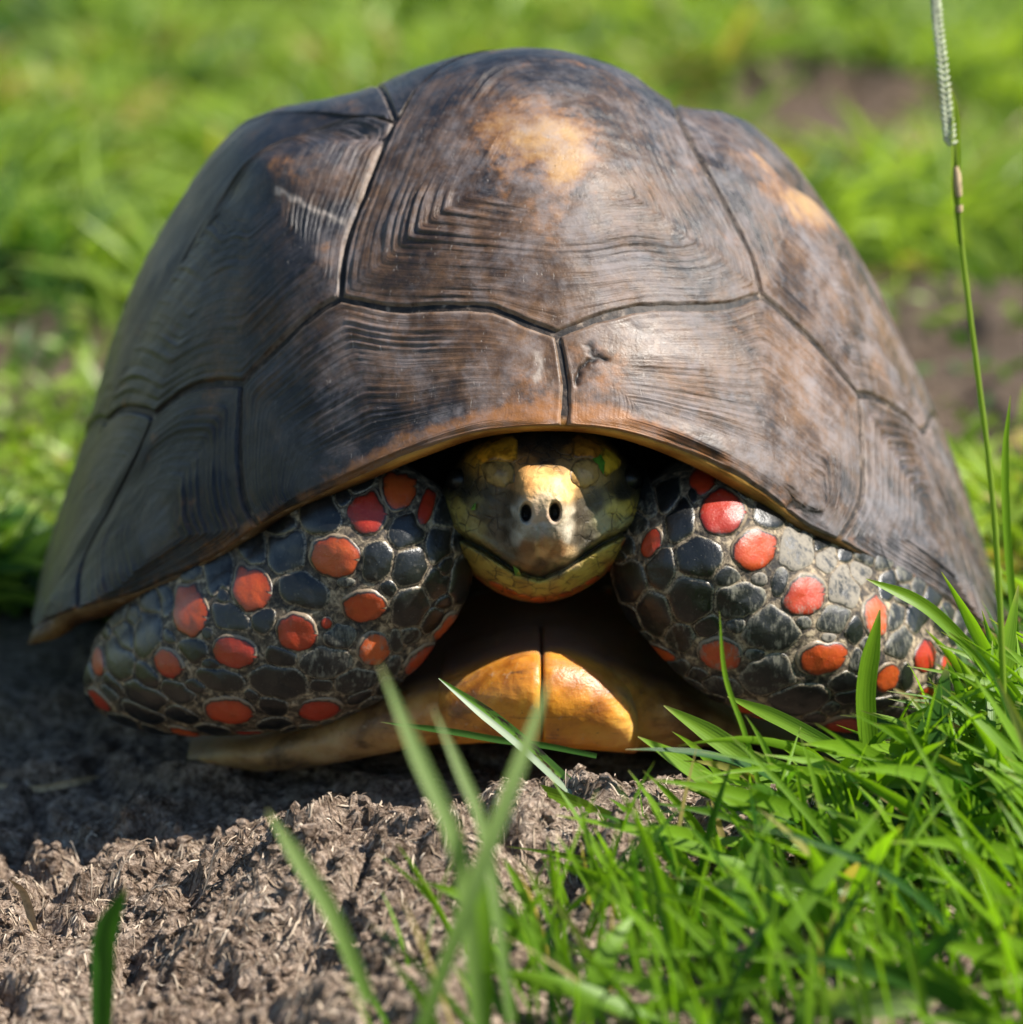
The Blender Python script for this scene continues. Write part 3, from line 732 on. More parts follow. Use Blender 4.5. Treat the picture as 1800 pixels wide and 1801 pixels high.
for sid, sc in enumerate(scutes):
    B, L, used = resample(sc['o'], sc['ns'])
    ns = len(B); nr = sc['nr']
    c = np.array(sc['c'])
    rr = np.concatenate([np.linspace(0.004, 0.93, nr - 16), np.linspace(0.93, 1.0, 17)[1:]])
    A0 = c + np.array(sc['core']) * (B - c)
    Bb = resample(sc['inner'], 0, used)[0] if sc['inner'] else B.copy()
    kb = 3
    for _ in range(kb * kb): Bb = 0.25 * np.roll(Bb, 1, 0) + 0.5 * Bb + 0.25 * np.roll(Bb, -1, 0)
    wB = (rr ** 7)[:, None, None]
    sv_ = A0[None] + rr[:, None, None] * (B[None] * wB + Bb[None] * (1 - wB) - A0[None])
    qf = np.linspace(0.02, 1, 9)[:-1]
    sv_ = np.concatenate([c + qf[:, None, None] * (sv_[0] - c)[None], sv_])
    rr = np.concatenate([qf * rr[0], rr]); nr = len(rr)
    s = np.clip(sv_[..., 0], 0, NS); v = np.clip(sv_[..., 1], 0, 2)
    P = shell(s, v); N = shell_n(s, v) * OUTS
    Bpt = P[-1]
    # distance to the outline in cm, measured along the spoke
    ed = np.linalg.norm(P - Bpt[None], axis=-1)
    R2 = rr[:, None] * np.ones((1, ns))
    seg = np.arange(ns) / ns * L
    ang = np.arange(ns) / ns * 2 * np.pi
    wob = perlin(2 + np.cos(ang) * 3, 5 + np.sin(ang) * 3, sid + 3)
    ph = R2 * sc['nring'] + 0.07 * wob[None] + 0.5 * perlin(R2 * 5, np.ones_like(R2) * sid * 3.3, 5)
    # stepped growth terraces: slow rise, quick drop
    fr = ph - np.floor(ph)
    saw = np.where(fr < 0.78, fr / 0.78, (1 - fr) / 0.22)
    saw = saw * saw * (3 - 2 * saw)
    amp_r = hash2(np.floor(ph), np.full_like(ph, sid), 9) * 0.9 + 0.1
    patch = sstep(-0.45 if sid == 0 else -0.25, 0.40, fbm(P[..., 0] / 3.1 + sid, (P[..., 2] + P[..., 1]) / 3.1, 77, 2)) * 0.85 + 0.15
    ppx, ppy = project(P)
    strk = np.ones_like(R2)
    if sid in (1, 2): strk = 0.12 + 0.88 * sstep(60, 300, np.abs(ppx - 990) + 60 * perlin(ppy / 40, ppx / 90, 8))
    if sid == 0: strk = 0.40 + 0.60 * sstep(20, 190, np.abs(ppx - 965) + 90 * perlin(ppx / 90, ppy / 50, 18))
    strk = strk * sstep(0.03, 0.14, R2)
    env = sstep(0.10, 0.26, R2) * sstep(0.0, 0.5, ed) * strk
    disp = sc['ridge'] * saw * amp_r * patch * env
    disp = disp + sc['bulge'] * (1 - R2 ** 2)
    if sid == 3: disp = disp + 0.32 * np.exp(-(((ppx - 500) / 85) ** 2 + ((ppy - 305) / 45) ** 2)) - 0.28 * np.exp(-(((ppx - 622) / 60) ** 2 + ((ppy - 240) / 17) ** 2))
    disp = disp + 0.025 * fbm(P[..., 0] / 1.3, P[..., 2] / 1.3 + P[..., 1], 91, 3)
    e = ed + 0.03 * perlin(np.broadcast_to((np.cos(ang) * L / 6.283 / 0.5)[None], ed.shape), np.broadcast_to((np.sin(ang) * L / 6.283 / 0.5)[None], ed.shape) + sid, 15)
    groove = -0.19 * (1 - sstep(-0.02, 0.19, e)) + 0.016 * np.exp(-((e - 0.2) / 0.09) ** 2)
    disp = disp + groove
    Q = P + N * disp[..., None]
    # last ring tucks under
    # masks
    px, py = project(P)
    G = lambda cx, cy, rx, ry: np.exp(-(((px - cx) / rx) ** 2 + ((py - cy) / ry) ** 2))
    frontal = (P[..., 1] < 16)
    tan = (1.05 * G(975, 258, 74, 48) + 0.85 * G(1000, 312, 34, 38) + 0.30 * G(965, 420, 40, 60) + 1.0 * G(1345, 265, 45, 42) + 1.15 * G(1410, 355, 60, 45) + 0.5 * G(1440, 400, 40, 30)
           + 0.42 * G(500, 320, 60, 40) + 0.45 * G(870, 270, 60, 120)) * frontal
    dlip = np.where(v < 0.5, np.linalg.norm(P - shell(s, v * 0), axis=-1), 9)
    org = (0.95 * np.exp(-(dlip / 0.55) ** 2) * sstep(560, 700, px) * sstep(1330, 1150, px) + 0.45 * np.exp(-(dlip / 0.5) ** 2)
           + 0.50 * G(930, 690, 60, 80) + 0.55 * G(1060, 660, 75, 80) + 0.30 * G(760, 800, 120, 40)) * frontal
    if sid >= 9: tan = 0.9 * np.exp(-(R2 / 0.22) ** 2)
    warm = 1.1 * G(660, 430, 60, 170) + 0.9 * G(1000, 420, 330, 260) + 0.7 * G(1150, 650, 330, 90) + 0.55 * G(760, 620, 200, 120) + 0.8 * G(1450, 560, 130, 200) + 0.55 * G(820, 680, 420, 170) + 0.75 * G(1500, 800, 260, 330) + 0.25 * G(1250, 430, 200, 260) - 0.5 * G(250, 700, 220, 420)  # brown weathering, plus painted light at right and painted shade at left
    crk = np.zeros_like(px); pale_mk = np.zeros_like(px)  # dark cracks and pale scratch marks in the keratin
    def seg_d(pl):
        dm = np.full(px.shape, 1e9)
        jx_ = px + 5 * perlin(px / 14, py / 14, 31); jy_ = py + 5 * perlin(px / 14, py / 14, 32)
        for (ax, ay), (bx, by) in zip(pl[:-1], pl[1:]):
            tt_ = np.clip(((jx_ - ax) * (bx - ax) + (jy_ - ay) * (by - ay)) / ((bx - ax) ** 2 + (by - ay) ** 2), 0, 1)
            dm = np.minimum(dm, np.hypot(jx_ - ax - tt_ * (bx - ax), jy_ - ay - tt_ * (by - ay)))
        return dm
    if sid == 2:
        for pl, w_ in (([(1015,676),(1020,652),(1036,634),(1054,626)], 4.5), ([(1036,606),(1046,626),(1066,636)], 5.0), ([(1388,862),(1400,892),(1440,906)], 4.5), ([(1395,880),(1380,896)], 4)):
            crk = np.maximum(crk, np.exp(-(seg_d(pl) / w_) ** 2))
    if sid == 1: pale_mk = np.exp(-(seg_d([(945,622),(952,645),(944,668)]) / 6.0) ** 2)
    if sid == 3: pale_mk = np.exp(-(seg_d([(505,350),(560,378),(607,393)]) / 4.0) ** 2)
    Q = Q - N * (0.09 * crk * frontal)[..., None]
    att = dict(crack=(crk * frontal).ravel(), pale=(pale_mk * frontal).ravel(), ring=R2.ravel(), segx=np.broadcast_to((np.cos(ang) * L / 6.283)[None], R2.shape).ravel(), segy=np.broadcast_to((np.sin(ang) * L / 6.283)[None], R2.shape).ravel(), sid=np.full(R2.size, float(sid)), edge=ed.ravel(), strk=(strk * (0.35 + 0.65 * patch)).ravel(),
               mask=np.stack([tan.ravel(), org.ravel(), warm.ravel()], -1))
    F = grid_faces(nr, ns, True)
    V = Q.reshape(-1, 3)
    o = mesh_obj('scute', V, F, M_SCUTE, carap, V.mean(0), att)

# --- body: forelimbs, neck and trunk grown from round chains, fused into one skin
def chain_balls(nodes, n=26):
    nodes = np.array(nodes, float)
    t = np.arange(len(nodes)); tt = np.linspace(0, len(nodes) - 1, n)
    return crom(t, nodes, tt)
def px_nodes(L):
    out = []
    for (px, py, Y, r) in L:
        p = at(px, py, Y); out.append((*p, r * 0.0159))
    return out
LA = px_nodes([(665,985,2.9,178),(565,1095,2.7,178),(435,1148,3.1,152),(300,1188,4.6,112),(212,1200,6.2,74)])
RA = px_nodes([(1240,985,2.9,176),(1335,1082,2.7,176),(1450,1140,3.2,150),(1570,1185,4.6,112),(1645,1198,6.0,76)])
LU = [LA[0], (-6.5, 8.0, 6.5, 2.6), (-6.0, 13.0, 6.5, 2.4)]
RU = [RA[0], (7.5, 8.0, 6.5, 2.6), (6.5, 13.0, 6.5, 2.4)]
bm = bmesh.new()
LT = px_nodes([(620,960,4.0,150),(500,1010,4.4,135),(380,1065,5.0,112),(275,1110,6.0,84),(215,1150,6.8,62)])
RT = px_nodes([(1290,950,4.0,150),(1420,1005,4.4,135),(1540,1070,5.0,108),(1640,1125,6.2,80),(1690,1160,7.0,58)])
for ch, n in ((LA, 30), (RA, 30), (LT, 24), (RT, 24), (LU, 12), (RU, 12)):
    for (x, y, z, r) in chain_balls(ch, n):
        fl = 0.86 if ch in (LA, RA) else 1
        m = Matrix.Translation((x * S, y * S, z * S)) @ Matrix.Diagonal((r * S, r * S * fl, r * S, 1))
        bmesh.ops.create_icosphere(bm, subdivisions=3, radius=1, matrix=m)
for (x, y, z, rx, ry, rz) in ((0.9, 8.5, 7.4, 2.3, 6.0, 2.0), (0.5, 16, 6.2, 8.5, 9, 4.2), (0.5, 18.5, 4.6, 11.8, 9.5, 4.4)):
    bmesh.ops.create_icosphere(bm, subdivisions=4, radius=1, matrix=Matrix.Translation((x*S, y*S, z*S)) @ Matrix.Diagonal((rx*S, ry*S, rz*S, 1)))
me = bpy.data.meshes.new('body_src'); bm.to_mesh(me); bm.free()
tmp = bpy.data.objects.new('body_src', me); col.objects.link(tmp)
md = tmp.modifiers.new('r', 'REMESH'); md.mode = 'VOXEL'; md.voxel_size = 0.0013
sm = tmp.modifiers.new('s', 'SMOOTH'); sm.iterations = 34; sm.factor = 0.5
dg = bpy.context.evaluated_depsgraph_get()
ev = tmp.evaluated_get(dg); em = ev.to_mesh()
bV = np.empty(len(em.vertices) * 3, np.float32); em.vertices.foreach_get('co', bV); bV = bV.reshape(-1, 3) / S
nl_ = len(em.loops); lv = np.empty(nl_, np.int32); em.loops.foreach_get('vertex_index', lv)
bF = lv.reshape(-1, 4)
ev.to_mesh_clear()
bpy.data.objects.remove(tmp)
bpy.data.meshes.remove(me)
# skin folds
wr = 0.06 * fbm(bV[:, 0] / 0.8, bV[:, 2] / 0.8, 101, 3)
bV = bV + np.stack([wr * 0, -wr, wr * 0], -1)

# head
hc = at(957, 905, 1.9)
OUT = np.array([(1133,893),(1125,850),(1085,800),(1030,765),(960,750),(880,765),(825,800),(785,850),(774,893),(782,935),(812,990),(850,1026),(900,1052),(950,1060),(1000,1050),(1050,1022),(1095,980),(1124,935)], float)
oa = at(OUT[:, 0], OUT[:, 1], 1.9)
ang = np.unwrap(np.arctan2(oa[:, 2] - hc[2], oa[:, 0] - hc[0]))
rad = np.hypot(oa[:, 2] - hc[2], oa[:, 0] - hc[0])
NA, NR = 260, 130
phi = np.linspace(0, 2 * np.pi, NA, endpoint=False)
a3 = np.concatenate([ang - 2*np.pi, ang, ang + 2*np.pi]); r3 = np.tile(rad, 3)
idx = np.argsort(a3)
Rphi = crom(a3[idx], r3[idx], phi)[:, 0]
rho = np.linspace(0.002, 1, NR)[:, None]
hx = hc[0] + rho * Rphi * np.cos(phi); hz = hc[2] + rho * Rphi * np.sin(phi)
flat = np.stack([hx, np.full_like(hx, 1.9), hz], -1)
qx, qy = project(flat)
HM = [(760,922),(810,942),(850,962),(905,998),(950,1012),(1000,990),(1060,952),(1100,934),(1150,905)]
ym = np.interp(qx, [p[0] for p in HM], [p[1] for p in HM])
Gh = lambda cx, cy, sx, sy, p=2: np.exp(-(np.abs((qx - cx) / sx) ** p + np.abs((qy - cy) / sy) ** p))
pr = 2.35 * np.maximum(1 - rho ** 2.3, 0) ** 0.62
low = sstep(-2, 14, qy - ym) * sstep(200, 175, np.abs(qx - 957))
pr = pr * (1 - low) + low * 2.25 * np.maximum(1 - rho ** 6, 0) ** 0.55
pr = pr + (1 - low) * 1.2 * np.exp(-np.abs((qx - 955) / (50 + 8 * sstep(830, 900, qy))) ** 5) * np.exp(-np.abs((qy - 915) / 98) ** 3)
pr = pr + 0.25 * Gh(957, 850, 50, 40)
d = qy - ym
inm = sstep(195, 170, np.abs(qx - 957))
pr = pr - inm * 0.30 * sstep(-4, 8, d)
pr = pr - inm * 0.30 * np.exp(-((d - 3) / 7.0) ** 2)
pr = pr + inm * 0.10 * np.exp(-((d + 12) / 9.0) ** 2)
pr = pr - 0.55 * Gh(806, 845, 38, 34) - 0.55 * Gh(1108, 843, 38, 34)
pr = pr + 0.22 * Gh(870, 830, 38, 30) + 0.22 * Gh(1030, 828, 38, 30) + 0.20 * Gh(870, 790, 40, 26) + 0.2 * Gh(1045, 785, 40, 26)
nos = np.maximum(np.exp(-(((qx - 926) / 9.5) ** 2 + ((qy - 902) / 15.5) ** 2) ** 2), np.exp(-(((qx - 976) / 9.5) ** 2 + ((qy - 900) / 16) ** 2) ** 2))
pr = pr - 0.55 * nos + 0.08 * (Gh(926, 902, 20, 28) + Gh(976, 900, 20, 28))
pr = pr - 0.10 * Gh(951, 960, 5, 40)
pr = pr - 0.05 * np.exp(-((qx - 901 - 0.1 * (qy - 900)) / 5) ** 2) * sstep(860, 890, qy) * sstep(1000, 960, qy)
pr = pr + 0.035 * fbm(qx / 30, qy / 30, 201, 3) + 0.03 * np.abs(perlin(qx / 13, qy / 11, 207)) * sstep(20, 60, d)
hy = 2.75 - pr
head = at(qx, qy, hy)
ext = []
for k, (sh, yy) in enumerate(((1.0, 0.5), (0.97, 1.6), (0.9, 3.2), (0.82, 5.5))):
    bk = head[-1]; bc = bk.mean(0)
    ext.append(np.stack([bc[0] + sh * (bk[:, 0] - bc[0]), bk[:, 1] + yy, bc[2] + sh * (bk[:, 2] - bc[2])], -1))
head = np.concatenate([head, np.array(ext)], 0)
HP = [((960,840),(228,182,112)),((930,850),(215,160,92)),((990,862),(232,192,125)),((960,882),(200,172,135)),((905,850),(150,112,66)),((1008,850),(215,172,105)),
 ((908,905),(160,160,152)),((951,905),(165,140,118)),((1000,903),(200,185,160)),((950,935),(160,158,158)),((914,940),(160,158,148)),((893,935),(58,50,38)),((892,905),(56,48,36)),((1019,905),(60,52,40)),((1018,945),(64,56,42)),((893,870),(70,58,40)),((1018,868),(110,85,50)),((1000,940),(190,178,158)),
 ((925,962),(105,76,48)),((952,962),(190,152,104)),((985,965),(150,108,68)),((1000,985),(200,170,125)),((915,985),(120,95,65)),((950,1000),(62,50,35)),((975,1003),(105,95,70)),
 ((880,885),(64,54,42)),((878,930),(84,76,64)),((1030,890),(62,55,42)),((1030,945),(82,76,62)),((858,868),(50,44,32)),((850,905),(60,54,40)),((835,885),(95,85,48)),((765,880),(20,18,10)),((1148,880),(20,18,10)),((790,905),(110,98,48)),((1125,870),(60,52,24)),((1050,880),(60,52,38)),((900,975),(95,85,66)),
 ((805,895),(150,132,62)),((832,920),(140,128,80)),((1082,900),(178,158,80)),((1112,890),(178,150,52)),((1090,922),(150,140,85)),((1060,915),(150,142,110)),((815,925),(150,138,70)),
 ((795,850),(18,18,12)),((1115,842),(18,18,12)),((770,820),(8,8,6)),((1140,820),(8,8,6)),((820,870),(30,28,18)),((1100,868),(34,30,18)),  # near black sockets and head sides: shade painted into the tint
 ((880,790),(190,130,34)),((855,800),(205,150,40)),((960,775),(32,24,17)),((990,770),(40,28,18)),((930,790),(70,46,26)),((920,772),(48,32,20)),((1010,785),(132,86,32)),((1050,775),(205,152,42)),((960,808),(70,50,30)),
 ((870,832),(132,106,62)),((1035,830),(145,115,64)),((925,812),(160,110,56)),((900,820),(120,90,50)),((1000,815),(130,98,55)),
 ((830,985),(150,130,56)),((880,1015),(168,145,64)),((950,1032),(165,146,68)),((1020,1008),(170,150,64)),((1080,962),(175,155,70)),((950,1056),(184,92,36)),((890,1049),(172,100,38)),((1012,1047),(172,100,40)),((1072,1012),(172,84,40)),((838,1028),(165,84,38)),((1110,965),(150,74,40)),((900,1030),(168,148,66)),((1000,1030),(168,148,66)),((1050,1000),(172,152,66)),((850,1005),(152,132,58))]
hpx, hpy = project(np.concatenate([flat, np.array(ext)], 0))
hpx = np.concatenate([qx, np.repeat(qx[-1:], 4, 0)], 0); hpy = np.concatenate([qy, np.repeat(qy[-1:], 4, 0)], 0)
jx = hpx + 9 * perlin(hpx / 22, hpy / 22, 301); jy = hpy + 9 * perlin(hpx / 22, hpy / 22, 302)
num = 0; den = 0
for (c2, rgb) in HP:
    w = 1.0 / ((jx - c2[0]) ** 2 + (jy - c2[1]) ** 2 + 30) ** 2.2
    num = num + w[..., None] * lin(*rgb); den = den + w
htint = num / den[..., None]
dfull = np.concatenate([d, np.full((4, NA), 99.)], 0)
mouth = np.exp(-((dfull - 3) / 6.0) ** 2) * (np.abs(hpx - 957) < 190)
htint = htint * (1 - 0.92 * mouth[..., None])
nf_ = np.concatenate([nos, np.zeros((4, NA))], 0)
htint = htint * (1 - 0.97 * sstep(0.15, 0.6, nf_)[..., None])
htint[-3:] *= 0.15  # neck rings darkened into the shell, shade put into the tint
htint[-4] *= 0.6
# green vegetable crumbs caked along the mouth
gcr = sstep(0.25, 0.45, perlin(hpx / 9, hpy / 7, 311)) * np.exp(-((dfull - 2) / 12) ** 2)
htint = htint * (1 - 0.6 * gcr[..., None]) + 0.6 * gcr[..., None] * np.array([0.02, 0.06, 0.015])
plate = 1 - np.exp(-np.abs((hpx - 955) / 66) ** 6) * sstep(815, 835, hpy) * sstep(1012, 1000, hpy)
nbV = len(bV)
# dry orange flake between the nostrils
nbV = len(bV)
V = np.concatenate([bV, head.reshape(-1, 3)])
F = np.concatenate([bF, grid_faces(NR + 4, NA, True)[:, ::-1] + nbV])
deep = sstep(4.2, 5.5, bV[:, 1]) * sstep(4.6, 3.6, np.abs(bV[:, 0] - 0.9))  # skin inside the shell painted dark brown, to keep the recess in shade
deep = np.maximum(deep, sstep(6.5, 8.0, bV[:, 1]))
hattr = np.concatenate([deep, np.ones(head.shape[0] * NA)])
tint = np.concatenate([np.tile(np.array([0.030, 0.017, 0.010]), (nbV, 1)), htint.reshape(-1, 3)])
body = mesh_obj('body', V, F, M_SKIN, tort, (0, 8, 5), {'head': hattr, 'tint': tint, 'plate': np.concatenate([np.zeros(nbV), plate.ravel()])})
bvh_arm = BVHTree.FromPolygons([tuple(p) for p in bV], [tuple(q) for q in bF])
headF = grid_faces(NR + 4, NA, True)
bvh_head = BVHTree.FromPolygons([tuple(p) for p in head.reshape(-1, 3)], [tuple(q) for q in headF])

# --- scales
ZL = lambda L: [(50 + x * .47222, 780 + y * .47222, a * .47222, b * .47222, rot, k) for (x, y, a, b, rot, k) in L]
ZR = lambda L: [(950 + x * .47222, 760 + y * .47222, a * .47222, b * .47222, rot, k) for (x, y, a, b, rot, k) in L]
LEFT = ZL([(1375,170,68,62,0,'r'),(1485,230,28,65,20,'r'),(1265,258,78,72,0,'r'),(1140,420,95,80,-10,'r'),(830,540,80,75,-30,'r'),(600,625,80,75,-40,'r'),
 (1250,605,85,65,-8,'r'),(1000,700,78,72,-10,'r'),(770,778,88,62,0,'r'),(525,820,62,55,0,'r'),(748,995,100,62,-4,'r'),(1088,990,82,56,-8,'r'),
 (1285,765,60,72,0,'R'),(1465,800,82,58,-50,'R'),(1610,690,38,78,25,'R'),(1670,590,22,60,12,'r'),(580,1075,68,28,14,'r'),(810,1115,65,20,-8,'r'),
 (265,955,60,38,20,'r'),(262,815,32,42,15,'r'),(1112,668,22,24,0,'r'),
 (1095,285,75,62,-10,'b'),(965,400,85,70,-35,'b'),(1405,330,65,60,0,'b'),(1300,440,60,72,10,'b'),(1420,460,62,75,10,'b'),(1420,605,66,76,15,'b'),
 (1520,520,42,65,0,'b'),(1610,540,40,70,0,'b'),(1515,660,40,55,0,'b'),(1020,545,85,60,15,'b'),(840,400,60,42,-35,'b'),(720,490,68,50,-35,'b'),
 (945,310,60,35,-30,'b'),(1240,150,60,35,-25,'b'),(1180,205,35,25,-25,'b'),(750,645,75,48,5,'b'),(880,655,48,45,0,'b'),(725,565,28,30,0,'b'),
 (620,770,58,45,0,'b'),(340,820,60,60,0,'b'),(445,710,58,68,20,'b'),(360,705,45,35,-40,'b'),(445,870,50,40,10,'b'),(435,940,85,46,18,'b'),
 (555,920,65,38,10,'b'),(720,880,85,42,5,'b'),(940,795,60,40,0,'b'),(930,885,108,62,5,'b'),(1105,815,90,65,-5,'d'),(1215,885,75,45,-10,'d'),(1160,725,62,45,-10,'d'),
 (910,980,54,36,8,'b'),(915,1045,62,28,-6,'b'),(570,1010,70,28,8,'b'),(440,1010,65,30,15,'b'),(620,905,35,24,0,'b'),(680,820,38,20,0,'b'),
 (700,1070,60,32,15,'b'),(825,1080,60,20,0,'b'),(310,890,45,24,25,'b'),(1090,900,45,24,0,'b'),(1225,950,50,20,-25,'b'),(1420,715,30,30,0,'d'),(1365,740,22,45,0,'d'),
 (1180,515,35,20,0,'d'),(460,600,50,30,-40,'b'),(520,580,40,35,-30,'b'),(220,870,24,50,10,'b'),(665,705,25,25,0,'b'),(525,722,25,20,0,'b'),(1550,592,30,30,0,'b'),
 (1520,390,35,60,0,'b'),(200,965,25,40,0,'b'),(330,1050,70,28,15,'b'),(470,1072,60,24,12,'b'),(1360,830,28,45,0,'d'),(600,490,50,30,-35,'b'),(395,645,40,25,-40,'b'),(1545,470,22,40,0,'b')])
RIGHT = ZR([(605,190,58,32,-20,'r'),(685,300,88,75,-5,'r'),(798,435,88,75,0,'r'),(985,605,88,74,0,'R'),(1245,690,52,76,-20,'R'),(670,825,82,70,15,'R'),(1050,838,98,70,-5,'r'),
 (420,835,64,36,22,'r'),(418,412,32,62,25,'r'),(252,612,24,58,-5,'r'),(1435,835,48,60,-15,'r'),(1290,915,50,62,0,'r'),(1440,980,40,45,0,'r'),(780,1025,64,44,5,'r'),
 (835,1105,72,30,8,'r'),(1135,1090,80,58,0,'r'),(1600,965,18,35,0,'r'),(1512,860,25,40,0,'r'),
 (525,325,50,70,20,'b'),(855,300,68,62,10,'b'),(602,468,78,68,0,'b'),(445,505,45,78,5,'b'),(342,570,46,84,12,'b'),(566,630,75,82,0,'b'),(420,678,58,88,0,'b'),
 (738,632,88,65,-8,'d'),(855,740,108,85,-8,'d'),(530,765,48,52,0,'d'),(955,440,74,72,30,'D'),(1065,480,44,34,35,'D'),(1125,590,72,62,40,'D'),(700,535,45,35,0,'d'),
 (815,545,26,26,0,'D'),(1100,690,60,60,0,'d'),(800,828,40,25,0,'d'),(855,900,95,76,-25,'d'),(960,1000,108,58,-8,'b'),(670,950,76,45,5,'d'),(590,905,35,30,0,'d'),(510,870,42,42,20,'d'),
 (1135,930,52,42,0,'b'),(1150,985,46,24,0,'b'),(738,722,36,30,0,'d'),(980,705,30,25,0,'d'),(765,200,55,42,15,'b'),(480,240,42,52,20,'b'),(300,700,36,75,-15,'b'),(352,765,25,36,0,'d'),
 (560,965,42,24,15,'d'),(640,1010,38,36,0,'b'),(1190,850,40,52,0,'d'),(1340,785,50,50,0,'d'),(1362,905,30,42,0,'b'),(1385,1000,30,30,0,'b'),(1280,1010,52,28,0,'b'),(1030,1065,40,30,0,'b'),
 (935,1095,40,28,0,'b'),(1235,1065,45,40,0,'b'),(965,325,36,46,-20,'b'),(1045,408,38,28,30,'b'),(1185,522,42,28,35,'D'),(1135,460,30,20,30,'b'),(1320,695,38,40,0,'d'),(1215,795,28,40,0,'d'),
 (1505,935,35,40,0,'b'),(1075,770,34,24,0,'D'),(900,560,30,60,10,'d'),(570,230,20,30,0,'b')])

def cast_y(bvh, x, z):
    h = bvh.ray_cast(Vector((x, -40, z)), Vector((0, 1, 0)))
    return h
def cast_cam(bvh, px, py):
    p = at(px, py, 2.0); dd = p - CAM
    h = bvh.ray_cast(Vector(CAM), Vector(dd / np.linalg.norm(dd)))
    return h[0]

